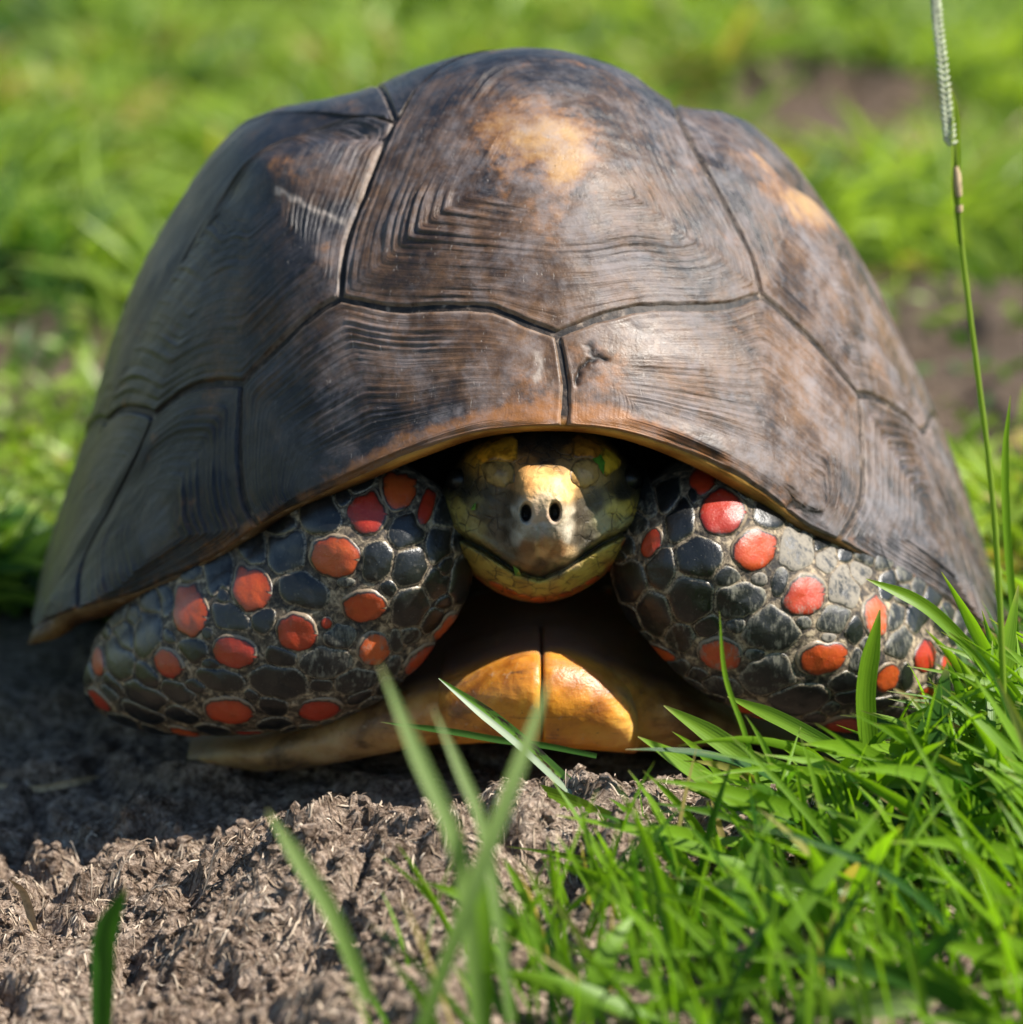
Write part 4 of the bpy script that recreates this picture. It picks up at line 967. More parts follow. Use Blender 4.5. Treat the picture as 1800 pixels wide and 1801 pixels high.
def build_scales(specs, bvh, parent, mats, fill=None, hmul=1.0, tint_fn=None):
    seeds = []
    for (px, py, a, b, rot, k) in specs:
        h = cast_cam(bvh, px, py)
        if h is None:
            # beyond the outline: pull towards the limb
            for f_ in np.linspace(0.02, 0.2, 10):
                h = cast_cam(bvh, px + (fill['c'][0] - px) * f_, py + (fill['c'][1] - py) * f_) if fill else None
                if h is not None: break
        if h is None: continue
        kk = (h[1] - CAM[1]) / 110 * 0.0159 * 1.03
        seeds.append([h[0], h[2], a * kk, b * kk, math.radians(-rot), k])
    if fill:
        xs = [s_[0] for s_ in seeds]; zs = [s_[1] for s_ in seeds]
        r_ = np.random.default_rng(fill['seed'])
        for _ in range(2600):
            x = r_.uniform(min(xs) - 1, max(xs) + 1); z = r_.uniform(min(zs) - .8, max(zs) + 1.5)
            h = cast_y(bvh, x, z)
            if h[0] is None or h[0][1] > 6.5: continue
            dm = 9
            for (sx, sz, a, b, ro, k) in seeds:
                dx, dz = x - sx, z - sz
                u = (dx * math.cos(ro) + dz * math.sin(ro)) / a; w = (-dx * math.sin(ro) + dz * math.cos(ro)) / b
                dm = min(dm, math.hypot(u, w) - 0.22 / min(a, b))
            if dm > 1.0:
                q = r_.uniform(0.16, 0.34)
                seeds.append([x, z, q * r_.uniform(1, 1.3), q, r_.uniform(0, 3), 'd' if r_.random() < 0.4 else 'b'])
    A = np.array([s_[:5] for s_ in seeds])
    NSg = 36
    PRI = np.array([0.86 if s_[5] in 'rR' else 1.0 for s_ in seeds])
    ph = np.linspace(0, 2 * np.pi, NSg, endpoint=False)
    def dist(X, Z):
        dx = X[..., None] - A[:, 0]; dz = Z[..., None] - A[:, 1]
        c, s_ = np.cos(A[:, 4]), np.sin(A[:, 4])
        return np.hypot((dx * c + dz * s_) / A[:, 2], (-dx * s_ + dz * c) / A[:, 3])
    n_made = 0
    for i, sd in enumerate(seeds):
        x0, z0, a, b, ro, k = sd
        steps = np.linspace(0.05, 1.0, 40)
        er = 1.0 / np.hypot(np.cos(ph - ro) / a, np.sin(ph - ro) / b)      # ellipse radius
        cap = (1.08 if k in 'rR' else 1.9) if fill else 1.2
        rs = er[:, None] * cap * steps[None]
        D = dist(x0 + rs * np.cos(ph)[:, None], z0 + rs * np.sin(ph)[:, None])
        own = D[..., i].copy(); D[..., i] = 99
        ok = own * (0.86 if k in 'rR' else 1.0) <= (D * PRI).min(-1)
        first = np.where(ok.all(1), 39, np.argmin(ok, 1) - 1)
        rad_ = rs[np.arange(NSg), np.maximum(first, 0)]
        for _ in range(2 if k in 'rR' else 1): rad_ = 0.25 * np.roll(rad_, 1) + 0.5 * rad_ + 0.25 * np.roll(rad_, -1)
        rad_ = np.maximum(rad_ - 0.008, 0.05)
        rad_ *= 1 + ((0.07 if k in 'rR' else 0.04) if fill else 0.16) * perlin(np.cos(ph) * 2 + i, np.sin(ph) * 2, 401)
        c0 = cast_y(bvh, x0, z0)
        if c0[0] is None: continue
        # pull in where the limb ends
        base = np.array(c0[0]); n0 = np.array(c0[1]);
        if n0[1] > 0: n0 = -n0
        rings = [0.0, 0.25, 0.5, 0.68, 0.80, 0.88, 0.94, 0.98, 1.0]
        hs = min(0.13 if k in 'rR' else 0.075, 0.035 + 0.10 * min(a, b)) * hmul
        prof = lambda r: (1 - r ** 7.0) ** 0.7 * (1 - 0.18 * r * r)
        pts = []; rg = []; an = []
        okc = True
        hit = np.zeros((len(rings), NSg, 3)); nor = np.zeros((len(rings), NSg, 3))
        for si in range(NSg):
            rr_ = rad_[si]
            hh = None
            for _ in range(8):
                hh = cast_y(bvh, x0 + rr_ * math.cos(ph[si]), z0 + rr_ * math.sin(ph[si]))
                if hh[0] is not None and hh[0][1] - base[1] < 2.2: break
                rr_ *= 0.86; hh = None
            for ri, q in enumerate(rings):
                h2 = cast_y(bvh, x0 + q * rr_ * math.cos(ph[si]), z0 + q * rr_ * math.sin(ph[si]))
                if h2[0] is None: h2 = c0
                hit[ri, si] = h2[0]; nn = np.array(h2[1]); nor[ri, si] = nn if nn[1] < 0 else -nn
        nor = 0.5 * nor + 0.5 * n0; nor /= np.linalg.norm(nor, axis=-1, keepdims=True)
        tilt = np.random.default_rng(i + 5).normal(0, 0.12, 2)
        V = []
        for ri, q in enumerate(rings):
            hgt = hs * prof(q) * (1 + q * (tilt[0] * np.cos(ph) + tilt[1] * np.sin(ph)) + 0.08 * perlin(np.cos(ph) * q * 2 + i, np.sin(ph) * q * 2, 403))
            if q == 1.0: hgt = np.full(NSg, -0.05)
            V.append(hit[ri] + nor[ri] * hgt[:, None])
        V = np.array(V); V[0] = V[0].mean(0)
        Fq = grid_faces(len(rings), NSg, True)
        rgv = np.repeat(np.array(rings), NSg)
        att = {'ring': rgv, 'seg': np.tile(ph, len(rings))}
        if tint_fn is not None:
            att['tint'] = np.tile(np.array(tint_fn(i)), (len(rgv), 1))
        o = mesh_obj('scale', V.reshape(-1, 3), Fq, mats(k), parent, V[0, 0], att)
        n_made += 1
    return n_made

def arm_mat(k):
    return {'r': M_RED[0], 'R': M_RED[1], 'b': M_BLK[0], 'd': M_BLK[1], 'D': M_BLK[2]}[k]
nL = build_scales(LEFT, bvh_arm, body, arm_mat, dict(c=(520, 1080), seed=3))
nR = build_scales(RIGHT, bvh_arm, body, arm_mat, dict(c=(1350, 1080), seed=4))
print('scales', nL, nR)
HSC = [(872,790,34,24,-15,(205,140,36)),(876,828,26,24,10,(140,112,62)),(1032,829,26,25,-10,(150,118,66)),(1040,786,30,22,20,(170,112,38)),(1070,776,24,22,-30,(205,165,50)),
       
       (946,1054,15,8,0,(190,92,36)),(921,1049,13,8,8,(180,96,40)),(898,1041,13,8,18,(176,88,34)),(972,1051,12,8,-8,(176,100,40)),(994,1045,13,8,-16,(180,84,36)),(1018,1035,14,8,-26,(170,92,40)),(874,1030,13,8,30,(170,84,36)),(1042,1021,14,8,-36,(172,78,36))]
build_scales([(x, y, a, b, r, 'b') for (x, y, a, b, r, c) in HSC], bvh_head, body, lambda k: M_HSC, None, 0.8, lambda i: lin(*HSC[i][5]))

# eyes, in the dark sockets
for (px, py) in ((808, 848), (1108, 846)):
    h = cast_cam(bvh_head, px, py)
    bm = bmesh.new(); bmesh.ops.create_uvsphere(bm, u_segments=24, v_segments=14, radius=0.36)
    V = np.array([v.co[:] for v in bm.verts]); 
    bm.free()
    u = np.linspace(0, np.pi, 14)[:, None]; w = np.linspace(0, 2*np.pi, 24, endpoint=False)[None]
    V = np.stack([0.36*np.sin(u)*np.cos(w), 0.36*np.sin(u)*np.sin(w), 0.36*np.cos(u)*np.ones_like(w)], -1) + np.array(h) + np.array([0, 0.16, 0])
    mesh_obj('eye', V, grid_faces(14, 24, True), M_EYE, body, V.reshape(-1, 3).mean(0), {})

# --- plastron
PC = np.array([(330,1322,1332,6.5),(400,1308,1350,4.4),(460,1298,1361,3.6),(560,1270,1352,2.9),(650,1238,1337,2.4),(740,1216,1320,1.9),(800,1205,1313,1.1),(860,1184,1311,.65),(910,1172,1313,.35),(953,1167,1317,.3),
  (1000,1170,1321,.35),(1060,1190,1326,.55),(1105,1226,1328,.85),(1135,1262,1328,1.8),(1190,1258,1326,2.5),(1260,1266,1316,3.2),(1340,1285,1308,4.4),(1440,1300,1310,6.5)], float)
# the plate itself keeps broad shoulders behind the two gular scutes
PB = PC.copy()
for k_, (yt_, dy_) in {8: (1170, .45), 9: (1166, .5), 10: (1168, .5), 11: (1180, .6), 12: (1195, .7), 13: (1206, .5), 14: (1222, .2), 15: (1250, 0), 6: (1200, .5), 7: (1182, .5)}.items():
    PB[k_, 1] = yt_; PB[k_, 3] += dy_
def plastron_mesh(name, x0, x1, nx, parent, out=0.0, warmth=0.0, yback=26, seamed=False):
    xs = np.linspace(x0, x1, nx)
    T_ = PC if seamed else PB
    cc = crom(T_[:, 0], T_[:, 1:], xs)
    rows = []; warm = []; back = []; rdg = []
    for k, px in enumerate(xs):
        yt, yb, Y = cc[k]
        top = at(px, yt, Y + 0.35); bot = at(px, yb, Y + 0.6)
        h = max(top[2] - bot[2], 0.2)
        zt = top[2]
        e = min(1, (px - x0) / 14 + 0.0, (x1 - px) / 14) if seamed else 1
        o = out * (max(e, 0) ** 0.5) - (0.05 if seamed and e < 0.15 else 0)
        prof = []
        xb = top[0]
        prof.append((xb, yback if not seamed else Y + 4.5, zt + (0.5 if not seamed else -0.1) + o))
        if not seamed: prof.append((xb, Y + 6, zt + 0.1))
        prof += [(xb, Y + 3.0, zt - 0.12 + o), (xb, Y + 1.4, zt + 0.02 + o), (xb, Y + 0.65, zt + 0.02 + o), (xb, Y + 0.24 - o * .7, zt - 0.06 * h + o * .7), (xb, Y - 0.02 - o, zt - 0.18 * h), (xb, Y - 0.14 - o, zt - 0.36 * h),
                 (xb, Y - 0.06 - o, zt - 0.58 * h), (xb, Y + 0.2 - o, zt - 0.80 * h), (xb, Y + 0.65 - o * .7, zt - 0.95 * h - o * .4), (xb, Y + 1.5, zt - 1.0 * h - o), (xb, Y + 3.5, zt - 1.0 * h - o)]
        if not seamed: prof += [(xb, Y + 8, zt - h), (xb, yback, zt - h + 0.2)]
        else: prof += [(xb, Y + 4.5, zt - h - o)]
        P = np.array(prof); t = np.concatenate([[0], np.cumsum(np.linalg.norm(np.diff(P, axis=0), axis=1))])
        tt = np.interp(np.linspace(0, 1, 64), np.linspace(0, 1, len(P)), t)
        Q = crom(t, P, tt)
        rows.append(Q)
        back.append(sstep(Y + 0.5, Y + 2.2, Q[:, 1]) * (Q[:, 2] > zt - 0.5 * h))
        rdg.append(np.exp(-((Q[:, 2] - zt) / 0.10) ** 2) * 0.8)
        warm.append(np.full(64, math.exp(-abs((px - 950) / 235) ** 3)))
    Vv = np.array(rows)
    Vv[..., 1] += 0.05 * fbm(Vv[..., 0] / 1.1, Vv[..., 2] / 0.8, 501, 3)
    # dark crack across the right half
    return mesh_obj(name, Vv.reshape(-1, 3), grid_faces(nx, 64), M_PLAS, parent, None, {'warm': np.array(warm).ravel(), 'back': np.array(back).ravel(), 'ridge': np.array(rdg).ravel()})
plas = plastron_mesh('plastron', 331, 1439, 170, tort)
plastron_mesh('gular_scute', 772, 951.5, 60, plas, 0.09, 1, seamed=True)
plastron_mesh('gular_scute', 955.5, 1122, 60, plas, 0.09, 1, seamed=True)

# ------------------------------------------------------------------ grass
def blades(root, tipdir, length, width, bend, benddir, rnd, nseg=6, fold=0.25, facing=None):
    """vectorised ribbons: returns verts, quads, attrs"""
    n = len(root)
    t = np.linspace(0, 1, nseg + 1)
    up = tipdir / np.linalg.norm(tipdir, axis=1, keepdims=True)
    c = root[:, None] + length[:, None, None] * (t[None, :, None] * up[:, None] + (t ** 2)[None, :, None] * bend[:, None, None] * benddir[:, None])
    tan = up[:, None] + 2 * t[None, :, None] * bend[:, None, None] * benddir[:, None]
    tan /= np.linalg.norm(tan, axis=-1, keepdims=True)
    if facing is None:
        a = rng.uniform(0, 2 * np.pi, n); facing = np.stack([np.cos(a), np.sin(a), 0 * a], -1)
    sd = np.cross(tan, facing[:, None]); sd /= np.linalg.norm(sd, axis=-1, keepdims=True) + 1e-9
    nn = np.cross(sd, tan)
    w = (0.55 + 0.45 * np.sin(np.pi * np.clip(t * 0.9 + 0.12, 0, 1))) * np.clip((1 - t) * 4.0, 0.03, 1) ** 0.75
    W = width[:, None] * w[None] * 0.5
    Lf = c - sd * W[..., None] + nn * (W * fold)[..., None]
    Rt = c + sd * W[..., None] + nn * (W * fold)[..., None]
    V = np.stack([Lf, c, Rt], 2)                                    # n, rows, 3, xyz
    k = (nseg + 1) * 3
    q = []
    for i in range(nseg):
        for j in range(2):
            a0 = i * 3 + j; q.append((a0, a0 + 1, a0 + 4, a0 + 3))
    Fq = (np.array(q)[None] + (np.arange(n) * k)[:, None, None]).reshape(-1, 4)
    al = np.broadcast_to(t[None, :, None], (n, nseg + 1, 3)).ravel()
    ac = np.broadcast_to(np.array([0., .5, 1.])[None, None], (n, nseg + 1, 3)).ravel()
    rn = np.repeat(rnd, k)
    return V.reshape(-1, 3), Fq, dict(along=al, across=ac, rnd=rn)

# turf behind
def turf_field(n, ylo, yhi, lmin, lmax, wmin, wmax, nseg=3, margin=1.35, flank=False):
    y = ylo + (yhi - ylo) * rng.random(n * 3) ** 1.25
    half = (y + 107) * TANH * margin + 4
    x = rng.uniform(-1, 1, n * 3) * half
    if flank:
        x = np.sign(x) * (half * 1.35 + 2 + np.abs(x) / half * (60 + 0.25 * np.maximum(y, 0)))
    dens = (1 - bare(x, y)) * (0.55 + 0.45 * sstep(-0.3, 0.2, fbm(x / 16, y / 16, 81, 2)))
    dens = dens * sstep(0.9, 1.1, np.hypot(x / 13.8, (y - 13) / 15.5))
    keep = rng.random(n * 3) < dens
    x, y = x[keep][:n], y[keep][:n]
    m = len(x)
    z = ground_z(x, y, False) - 0.2
    L = rng.uniform(lmin, lmax, m) * (0.35 + 1.0 * sstep(-0.5, 0.5, fbm(x / 13, y / 13, 83, 2))) * (1 - 0.7 * np.exp(-((y - 38) / 15) ** 2))
    a = rng.uniform(0, 2 * np.pi, m)
    lean = rng.uniform(0.15, 0.9, m)
    td = np.stack([np.cos(a) * lean, np.sin(a) * lean, np.ones(m)], -1)
    bd = np.stack([np.cos(a), np.sin(a), -0.7 * np.ones(m)], -1)
    clump = np.clip(0.42 + 0.75 * fbm(x / 14, y / 18, 85, 3) + rng.normal(0, 0.16, m), 0, 0.999)
    return blades(np.stack([x, y, z], -1), td, L, rng.uniform(wmin, wmax, m), rng.uniform(0.1, 0.7, m), bd, clump, nseg)
V, Fq, A = turf_field(56000, 22, 470, 3.0, 7.0, 0.3, 0.65)
# the same turf carried on to either side of the picture
Vs, Fs, As = turf_field(42000, -15, 420, 3.0, 7.0, 0.4, 0.8, 3, 1.0, True)
Fq = np.concatenate([Fq, Fs + len(V)]); V = np.concatenate([V, Vs]); A = {k: np.concatenate([A[k], As[k]]) for k in A}
tag(mesh_obj('turf_grass', V, Fq, M_TURF, None, (0, 100, 0), A), 'bright green turf stretching away behind the tortoise', 'grass', kind='stuff')

# near grass on the right and along the front
def near_field(n, thin):
    x = rng.uniform(-12, 21, n); y = rng.uniform(-21, 16, n)
    edge = np.interp(y, [-21, -16, -11, -7, -3, 0, 4, 16], [1.0, 1.5, 2.5, 4.5, 7.5, 11.0, 14.2, 15.5])
    if thin:
        dens = 0.15 * sstep(-3.5, 4.5, x - edge + 3) * sstep(-5, -10, y) + 0.010
        dens = np.where(y > -5, 0.06 * sstep(0, 2, x - edge), dens)
        dens = dens * np.where((x < -3), sstep(-13, -17, y), 1)
    else:
        dens = sstep(-2.5, 5.5, x - edge) * 0.17 * (0.5 + 0.5 * sstep(-15, -9, y))
    keep = rng.random(n) < dens * 1.0
    return x[keep], y[keep]
def near_blades(n, thin):
    x, y = near_field(n, thin)
    if not thin:
        k_ = 170
        x = np.concatenate([x, rng.uniform(6, 18.5, k_)]); y = np.concatenate([y, rng.uniform(-9, -2.5, k_)])
        k2 = 40
        x = np.concatenate([x, rng.uniform(13.8, 18, k2)]); y = np.concatenate([y, rng.uniform(-2, 8, k2)])
    m = len(x)
    z = ground_z(x, y, False) - 0.25
    if thin:
        L = rng.uniform(2.2, 5.4, m); W = rng.uniform(0.10, 0.24, m)
        a = rng.normal(math.pi * 0.9, 1.3, m); lean = np.abs(rng.normal(0.22, 0.2, m)); bend = rng.uniform(0.02, 0.3, m)
    else:
        L = rng.uniform(3.6, 8.5, m) * (0.80 + 0.20 * sstep(5, 13, x)); W = 0.16 + 0.42 * rng.random(m) ** 1.6
        a = rng.normal(math.pi * 0.9, 1.3, m); lean = np.abs(rng.normal(0.6, 0.45, m)); bend = rng.uniform(0.05, 0.6, m)
    td = np.stack([np.cos(a) * lean, np.sin(a) * lean * 0.6 - 0.10, np.ones(m)], -1)
    rj = rng.normal(10, 45, m)
    close = (y > -6.5) & (x < 13.8)
    td[close, 1] = -np.abs(td[close, 1]) - 0.2
    bd = np.stack([np.cos(a), np.where(close, -0.5, np.sin(a) * 0.6), -0.6 * np.ones(m)], -1)
    # grazed short where the tortoise pushes the tuft down
    root = np.stack([x, y, z], -1)
    up = td / np.linalg.norm(td, axis=1, keepdims=True)
    lim = [900, 1100, 1300, 1500, 1600, 1690, 1800]; lv_ = [1480, 1360, 1310, 1275, 1150, 1040, 960]
    for _ in range(3):
        worst = np.zeros(m, bool)
        for f_ in (0.5, 0.75, 1.0):
            tx, ty = project(root + L[:, None] * (f_ * up + f_ * f_ * bend[:, None] * bd))
            worst |= ty < np.interp(tx, lim, lv_) + rj
        L = np.where(worst, L * 0.88, L)
    ok = ~worst
    root, td, L, W, bend, bd = root[ok], td[ok], L[ok], W[ok], bend[ok], bd[ok]; m = int(ok.sum())
    fa = rng.normal(-math.pi / 2, 0.9, m)
    return blades(root, td, L, W, bend, bd, rng.random(m), 12, 0.35, np.stack([np.cos(fa), np.sin(fa), 0 * fa + 0.3], -1))
V1_, F1_, A1_ = near_blades(9000, False)
V2_, F2_, A2_ = near_blades(9000, True)
m = (len(V1_) + len(V2_)) // 39
tag(mesh_obj('near_grass', np.concatenate([V1_, V2_]), np.concatenate([F1_, F2_ + len(V1_)]), M_GRASS, None, (8, -8, 0), {k: np.concatenate([A1_[k], A2_[k]]) for k in A1_}),
    'fresh green grass growing at the right in front of the tortoise', 'grass', kind='stuff')
print('near blades', m)

# single blades one can point to
def one_blade(name, pts, width, label, cat='grass blade', mat=M_GRASS, group=None, fold=0.35, twist=0.0, rnd=0.5, parent=None, blunt=False, n=26):
    """pts from root to tip: (px, py, Y)"""
    P = np.array([at(p[0], p[1], p[2]) for p in pts])
    t = np.concatenate([[0], np.cumsum(np.linalg.norm(np.diff(P, axis=0), axis=1))])
    tt = np.linspace(0, t[-1], n); c = crom(t, P, tt)
    tan = np.gradient(c, axis=0); tan /= np.linalg.norm(tan, axis=1, keepdims=True)
    u = tt / t[-1]
    face = np.array([0.25, -1, 0.35])
    sd = np.cross(tan, face); sd /= np.linalg.norm(sd, axis=1, keepdims=True)
    nn = np.cross(sd, tan)
    an = (twist * u)[:, None]
    sd, nn = sd * np.cos(an) + nn * np.sin(an), nn * np.cos(an) - sd * np.sin(an)
    w = (0.75 + 0.25 * np.sin(np.pi * u)) * (np.ones(n) if blunt else np.clip((1 - u) * 4.5, 0.03, 1) ** 0.7) * width * 0.0159 * 0.5
    cols = []
    for k in (-1, -0.5, 0, 0.5, 1):
        cols.append(c + sd * (w * k)[:, None] + nn * (w * fold * abs(k))[:, None])
    V = np.stack(cols, 1)
    att = dict(along=np.repeat(u, 5), across=np.tile([0, .25, .5, .75, 1.], n), rnd=np.full(n * 5, rnd))
    o = mesh_obj(name, V.reshape(-1, 3), grid_faces(n, 5), mat, parent, P[0], att)
    if label: tag(o, label, cat, group)
    return o

def mat_streak():
    t = NT('streaked_blade')
    al = t.attr('along'); ac = t.attr('across')
    c = t.mix(t.step(ac, 0.46, 0.54), (0.24, 0.30, 0.19), (0.12, 0.26, 0.018))
    nz = t.noise(t.xyz(t.math('MULTIPLY', ac, 3), t.math('MULTIPLY', al, 9), 0.0), 1.0, 4, 0.6)
    br = t.math('MULTIPLY', t.step(nz, 0.50, 0.58), t.math('MULTIPLY', t.step(ac, 0.40, 0.52), t.step(t.math('ABSOLUTE', t.math('SUBTRACT', al, 0.55)), 0.40, 0.2)))
    c = t.mix(br, c, (0.05, 0.022, 0.008))
    t.set(base=c, rough=0.35, spec=0.5)
    tr = t.add('ShaderNodeBsdfTranslucent'); t.put(tr.inputs[0], c)
    mx = t.add('ShaderNodeMixShader'); mx.inputs[0].default_value = 0.3
    t.l.new(t.bsdf.outputs[0], mx.inputs[1]); t.l.new(tr.outputs[0], mx.inputs[2]); t.l.new(mx.outputs[0], t.out.inputs[0])
    return t.m
M_STREAK = mat_streak()
GB = 'single grass blades standing out in front of the tortoise'
one_blade('grass_shoot', [(1100,1462,-6),(1000,1382,-4.5),(900,1292,-3.4),(772,1193,-2.6)], 27, 'grass blade with a brown streak and pale half, leaning across the yellow plastron', mat=M_STREAK, group=GB, fold=0.5)
one_blade('grass_shoot', [(845, 1840, -25.5), (805, 1500, -25), (735, 1330, -24.5), (668, 1168, -24)], 24.5, 'blurred pale blade whose tip touches the dusty red scale of the left forelimb', mat=M_PALE, group=GB, rnd=0.6)
one_blade('grass_shoot', [(900, 1800, -24), (850, 1460, -22.5), (805, 1345, -22), (762, 1245, -21.5)], 17.3, 'short blurred blade just left of the streaked grass blade', mat=M_PALE, group=GB, rnd=0.6)
one_blade('grass_shoot', [(735, 1830, -26), (840, 1540, -25.5), (900, 1380, -25), (940, 1270, -24.5), (965, 1195, -24)], 24.0, 'tall blurred blade crossing the middle of the yellow plastron from lower left', mat=M_PALE, group=GB, rnd=0.7)
one_blade('grass_shoot', [(650, 1760, -22.5), (585, 1610, -22.5), (530, 1520, -22.5), (470, 1425, -22.5)], 25.5, 'blurred blade leaning left over the lit crest of bare soil', mat=M_PALE, group=GB, rnd=0.5)
one_blade('grass_shoot', [(178,1820,-18),(180,1720,-18.3),(185,1640,-18.5),(222,1562,-18.7)], 36, 'dark upright blade with a bent tip on the soil at far left', group=GB, rnd=0.05)
one_blade('grass_shoot', [(1500,1475,-6),(1440,1425,-5),(1350,1362,-4),(1250,1292,-3.2),(1168,1241,-2.7)], 38, 'long wide blade lying left below the right forelimb, tip by the plastron', group=GB, fold=0.4)
one_blade('grass_shoot', [(1560,1400,-5),(1490,1335,-4.4),(1385,1272,-3.6),(1280,1225,-3)], 27, 'narrow blade arching over the lowest red scales of the right forelimb', group=GB, fold=0.4)
one_blade('grass_wisp', [(1360,1480,-7),(1345,1420,-7),(1310,1290,-7),(1276,1190,-7),(1266,1075,-7)], 9, 'hair thin grass stem rising over the dusty red scale of the right forelimb', 'grass stem', group=None, rnd=0.6)
one_blade('grass_shoot', [(1760,1210,-1),(1690,1125,-1),(1620,1062,-1.2),(1524,1018,-1.4)], 24, 'blade lying across the right edge of the shell above the forelimb', group=GB, fold=0.4)
one_blade('grass_shoot', [(1545,1420,-5),(1530,1330,-5),(1522,1210,-5),(1548,1072,-5)], 36, 'upright bright blade in front of the outer right forelimb', group=GB, rnd=0.7)
one_blade('grass_shoot', [(1430,1590,-9),(1560,1420,-7),(1640,1285,-6),(1668,1165,-5.5)], 58, 'broad deep green blade, widest in the tuft at right', group=GB, rnd=0.08, fold=0.2)
one_blade('grass_shoot', [(1300,1552,-8.5),(1200,1505,-7.5),(1090,1455,-6.5),(1000,1412,-5.5),(932,1388,-5)], 34, 'blade with a torn square end lying on the soil below the plastron', group=GB, blunt=True)
one_blade('grass_shoot', [(1540,1580,-13),(1480,1558,-13.2),(1350,1545,-13.6),(1240,1562,-14)], 36, 'blurred blade lying level across the front of the grass tuft', mat=M_PALE, group=GB, rnd=0.7)
one_blade('grass_shoot', [(1400,1768,-19),(1480,1764,-20),(1560,1765,-20.4),(1650,1762,-20.5)], 44, 'pale blurred blade lying level at the very bottom right', mat=M_PALE, group=GB, rnd=0.7)
one_blade('grass_shoot', [(1640,1590,-8),(1700,1420,-6),(1750,1230,-4),(1792,1030,-3)], 40, 'tall blade leaning right beside the shell edge', group=GB, rnd=0.6)
one_blade('grass_shoot', [(1790,1690,-10),(1760,1500,-8),(1690,1350,-6),(1600,1225,-5)], 36, 'blade leaning left over the orange scales at the end of the right forelimb', group=GB, rnd=0.6)
one_blade('grass_shoot', [(1050,1330,-2),(960,1312,-1.6),(880,1302,-1.4),(800,1288,-1.2),(670,1270,-1)], 12, 'thin green blade lying along the lower edge of the plastron', group=GB, rnd=0.1)
one_blade('dry_straw', [(1810,1548,-9),(1760,1530,-9),(1700,1500,-9.2)], 26, 'tan dry straw lying in the grass at the right edge', 'straw', mat=M_DRY)
one_blade('dry_leaf', [on_ground(60,1636), (52,1600,on_ground(60,1636)[2]-0.1), (40,1565,on_ground(60,1636)[2]-0.3), (15,1545,on_ground(60,1636)[2]-0.6)], 16, 'curled pale dry leaf on the soil at the far left', 'leaf', mat=M_DRY, twist=1.2)
one_blade('dry_straw', [on_ground(-10,1382), on_ground(60,1388), on_ground(130,1376), on_ground(180,1364)], 14, 'long dry straw lying in the shade left of the tortoise', 'straw', mat=M_DRY)

# seeding grass stalk at right
GS = empty('seeding_grass_stalk', at(1775, 1500, -7), 'tall seeding grass stalk rising beside the shell at right', 'grass stalk')
def tube(name, pts, radii, mat, parent, n=40, k=8, rnd=0.6):
    P = np.array([at(*p) for p in pts]); t = np.concatenate([[0], np.cumsum(np.linalg.norm(np.diff(P, axis=0), axis=1))])
    tt = np.linspace(0, t[-1], n); c = crom(t, P, tt); r = np.interp(tt, t, radii)
    tan = np.gradient(c, axis=0); tan /= np.linalg.norm(tan, axis=1, keepdims=True)
    s1 = np.cross(tan, [0, 1, 0]); s1 /= np.linalg.norm(s1, axis=1, keepdims=True); s2 = np.cross(s1, tan)
    a = np.linspace(0, 2*np.pi, k, endpoint=False)
    V = c[:, None] + r[:, None, None] * (np.cos(a)[None, :, None] * s1[:, None] + np.sin(a)[None, :, None] * s2[:, None])
    return mesh_obj(name, V.reshape(-1, 3), grid_faces(n, k, True), mat, parent, c[0], dict(along=np.repeat(tt / t[-1] * 0.9, k), across=np.full(n*k, .5), rnd=np.full(n*k, rnd)))
tube('stem', [(1775,1500,-7),(1760,1080,-7),(1744,850,-7),(1718,640,-7),(1692,430,-7),(1680,260,-7),(1660,120,-7),(1645,0,-7),(1640,-40,-7)], [.085,.085,.078,.072,.066,.058,.042,.04,.025], M_STALK, GS)
one_blade('leaf_sheath', [(1688,430,-7),(1680,340,-7),(1680,260,-7),(1680,190,-7),(1672,150,-7)], 15, None, parent=GS, mat=M_STALK, fold=0.8)
tube('node', [(1687,345,-7),(1685,330,-7),(1683,305,-7),(1681,292,-7)], [.09,.115,.115,.09], M_DRY, GS, n=8)
tube('node', [(1688,372,-7),(1687,360,-7)], [.1,.1], M_DRY, GS, n=4)
# two rows of little spikelets up the seed head
sp = []
ctrl = np.array([(1645,-30),(1648,30),(1656,100),(1664,180),(1671,250)], float)
tt = np.linspace(0, 4, 30)
cc = crom(np.arange(5), ctrl, tt)
for i, (px, py) in enumerate(cc):
    for sd_ in (-1, 1):
        c0 = at(px + sd_ * (3.0 + 2.5 * i / 30), py + sd_ * 2, -7.05)
        u = np.linspace(0, np.pi, 6)[:, None]; w = np.linspace(0, 2*np.pi, 7, endpoint=False)[None]
        q = np.stack([0.052 * np.sin(u) * np.cos(w), 0.05 * np.sin(u) * np.sin(w), 0.14 * np.cos(u) * np.ones_like(w)], -1)
        an = sd_ * -0.7 + rng.normal(0, .12)
        q = np.stack([q[..., 0] * math.cos(an) - q[..., 2] * math.sin(an), q[..., 1], q[..., 0] * math.sin(an) + q[..., 2] * math.cos(an)], -1)
        sp.append((q + c0).reshape(-1, 3))
f1 = grid_faces(6, 7, True)
mesh_obj('seed_head', np.concatenate(sp), np.concatenate([f1 + 42 * i for i in range(len(sp))]), M_SEED, GS)
one_blade('grass_shoot', [(1790,1150,3),(1772,950,3),(1768,800,3),(1778,695,3)], 16, 'upright yellow green blade right of the seeding stalk', group=GB, rnd=0.7)

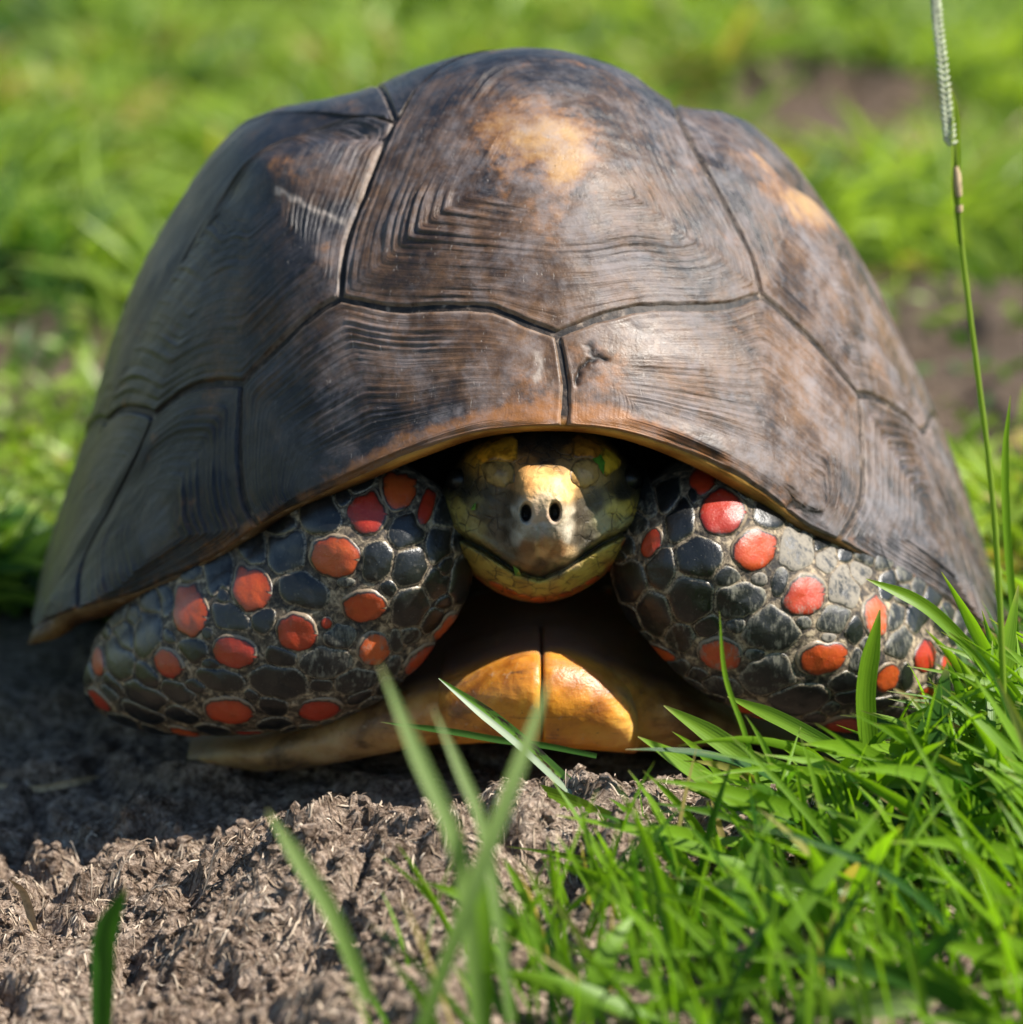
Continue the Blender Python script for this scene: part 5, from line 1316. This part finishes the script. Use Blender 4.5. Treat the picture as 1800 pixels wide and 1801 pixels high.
# scraps of chewed leaf on the face
def scrap(pts, label):
    hs_ = []
    for (px, py) in pts:
        h = cast_cam(bvh_head, px, py)
        hs_.append(np.array(h) if h is not None else at(px, py, 2.0))
    P = np.array(hs_); P[:, 1] -= 0.10
    P = P + np.random.default_rng(int(pts[0][0])).normal(0, 0.03, P.shape)
    n = len(P); c = P.mean(0) - np.array([0, 0.05, 0])
    V = np.concatenate([P, [c], P + np.array([0, 0.03, 0]), [c + np.array([0, 0.03, 0])]])
    F = [(i, (i+1) % n, n) for i in range(n)] + [((i+1) % n + n + 1, i + n + 1, 2*n + 1) for i in range(n)]
    F += [(i, i + n + 1, (i+1) % n + n + 1) for i in range(n)] + [(i, (i+1) % n + n + 1, (i+1) % n) for i in range(n)]
    tag(mesh_obj('leaf_scrap', V, F, M_SCRAP, smooth=False), label, 'leaf scrap', 'leaf scraps on the face')
scrap([(1045,806),(1056,797),(1064,812),(1060,832),(1050,818)], 'larger green leaf scrap stuck beside the brow on the right')
scrap([(1062,798),(1078,792),(1086,798),(1076,810),(1066,808)], 'small ragged green leaf scrap under the shell lip, right of the larger one')
scrap([(902,994),(912,1000),(920,1008),(908,1012)], 'green leaf crumb on the left of the mouth')
scrap([(830,888),(838,882),(836,894),(830,897)], 'tiny green leaf crumb on the left cheek')

# ------------------------------------------------------------------ dry fibres matted into the soil
n = 30000
fx = rng.uniform(-19, 14, n); fy = -20 + 24 * rng.random(n)
keep = (fx < np.interp(fy, [-20, -8, 0, 4], [8, 12, 14, -2])) & (tortoise_mask(fx, fy) < 0.3)
fx, fy = fx[keep], fy[keep]; n = len(fx)
fz = ground_z(fx, fy)
flow = 1.4 * perlin(fx / 3.5, fy / 3.5, 601) * math.pi + rng.normal(0, 0.7, n) + 0.3
L = rng.uniform(0.12, 0.5, n) * np.where(rng.random(n) < 0.05, 2.4, 1)
W = rng.uniform(0.015, 0.05, n)
t = np.linspace(-0.5, 0.5, 5)
dx, dy = np.cos(flow), np.sin(flow)
cx = fx[:, None] + L[:, None] * t * dx[:, None]; cy = fy[:, None] + L[:, None] * t * dy[:, None]
cv = rng.normal(0, 0.25, n)[:, None] * L[:, None] * (t ** 2)
cx = cx - dy[:, None] * cv; cy = cy + dx[:, None] * cv
cz = 0.85 * ground_z(cx, cy) + 0.15 * fz[:, None] + 0.02 + np.abs(rng.normal(0, 0.03, n))[:, None] + rng.normal(0, 0.22, n)[:, None] * (t + 0.5) * L[:, None]
hw = (W[:, None] * np.array([0.3, 1, 1, 0.9, 0.25])) * 0.5
tl = rng.uniform(-0.9, 0.9, n)[:, None]
Lf = np.stack([cx - dy[:, None] * hw, cy + dx[:, None] * hw, cz + hw * tl], -1)
Rt = np.stack([cx + dy[:, None] * hw, cy - dx[:, None] * hw, cz - hw * tl], -1)
V = np.stack([Lf, Rt], 2).reshape(-1, 3)
q = np.array([(i*2, i*2+1, i*2+3, i*2+2) for i in range(4)])
Fq = (q[None] + (np.arange(n) * 10)[:, None, None]).reshape(-1, 4)
tag(mesh_obj('dry_fibres', V, Fq, M_FIB, None, (0, -8, 0), {'rnd': np.repeat(rng.random(n), 10)}), 'short dry plant fibres matted into the bare soil', 'plant litter', kind='stuff')

# ------------------------------------------------------------------ loose crumbs of earth
n = 9000
kx = rng.uniform(-19, 12, n); ky = rng.uniform(-20, 3, n)
keep = (kx < np.interp(ky, [-20, -8, 0, 4], [6, 10, 12, -2])) & (tortoise_mask(kx, ky) < 0.2)
kx, ky = kx[keep], ky[keep]; n = len(kx)
kr = 0.03 + 0.20 * rng.random(n) ** 5
kz = ground_z(kx, ky) + kr * 0.35
bm = bmesh.new(); bmesh.ops.create_icosphere(bm, subdivisions=1, radius=1)
iv = np.array([v.co[:] for v in bm.verts]); iF = np.array([[v.index for v in f_.verts] for f_ in bm.faces]); bm.free()
V = iv[None] * (1 + rng.normal(0, 0.22, (n, len(iv), 1))) * kr[:, None, None] * rng.uniform(0.6, 1.3, (n, 1, 3)) + np.stack([kx, ky, kz], -1)[:, None]
tag(mesh_obj('soil_crumbs', V.reshape(-1, 3), (iF[None] + (np.arange(n) * len(iv))[:, None, None]).reshape(-1, 3), M_SOIL, None, (0, -8, 0), {'turf': np.zeros(n * len(iv)), 'far': np.zeros(n * len(iv))}, smooth=False), 'loose crumbs of dry soil', 'soil crumbs', kind='stuff')
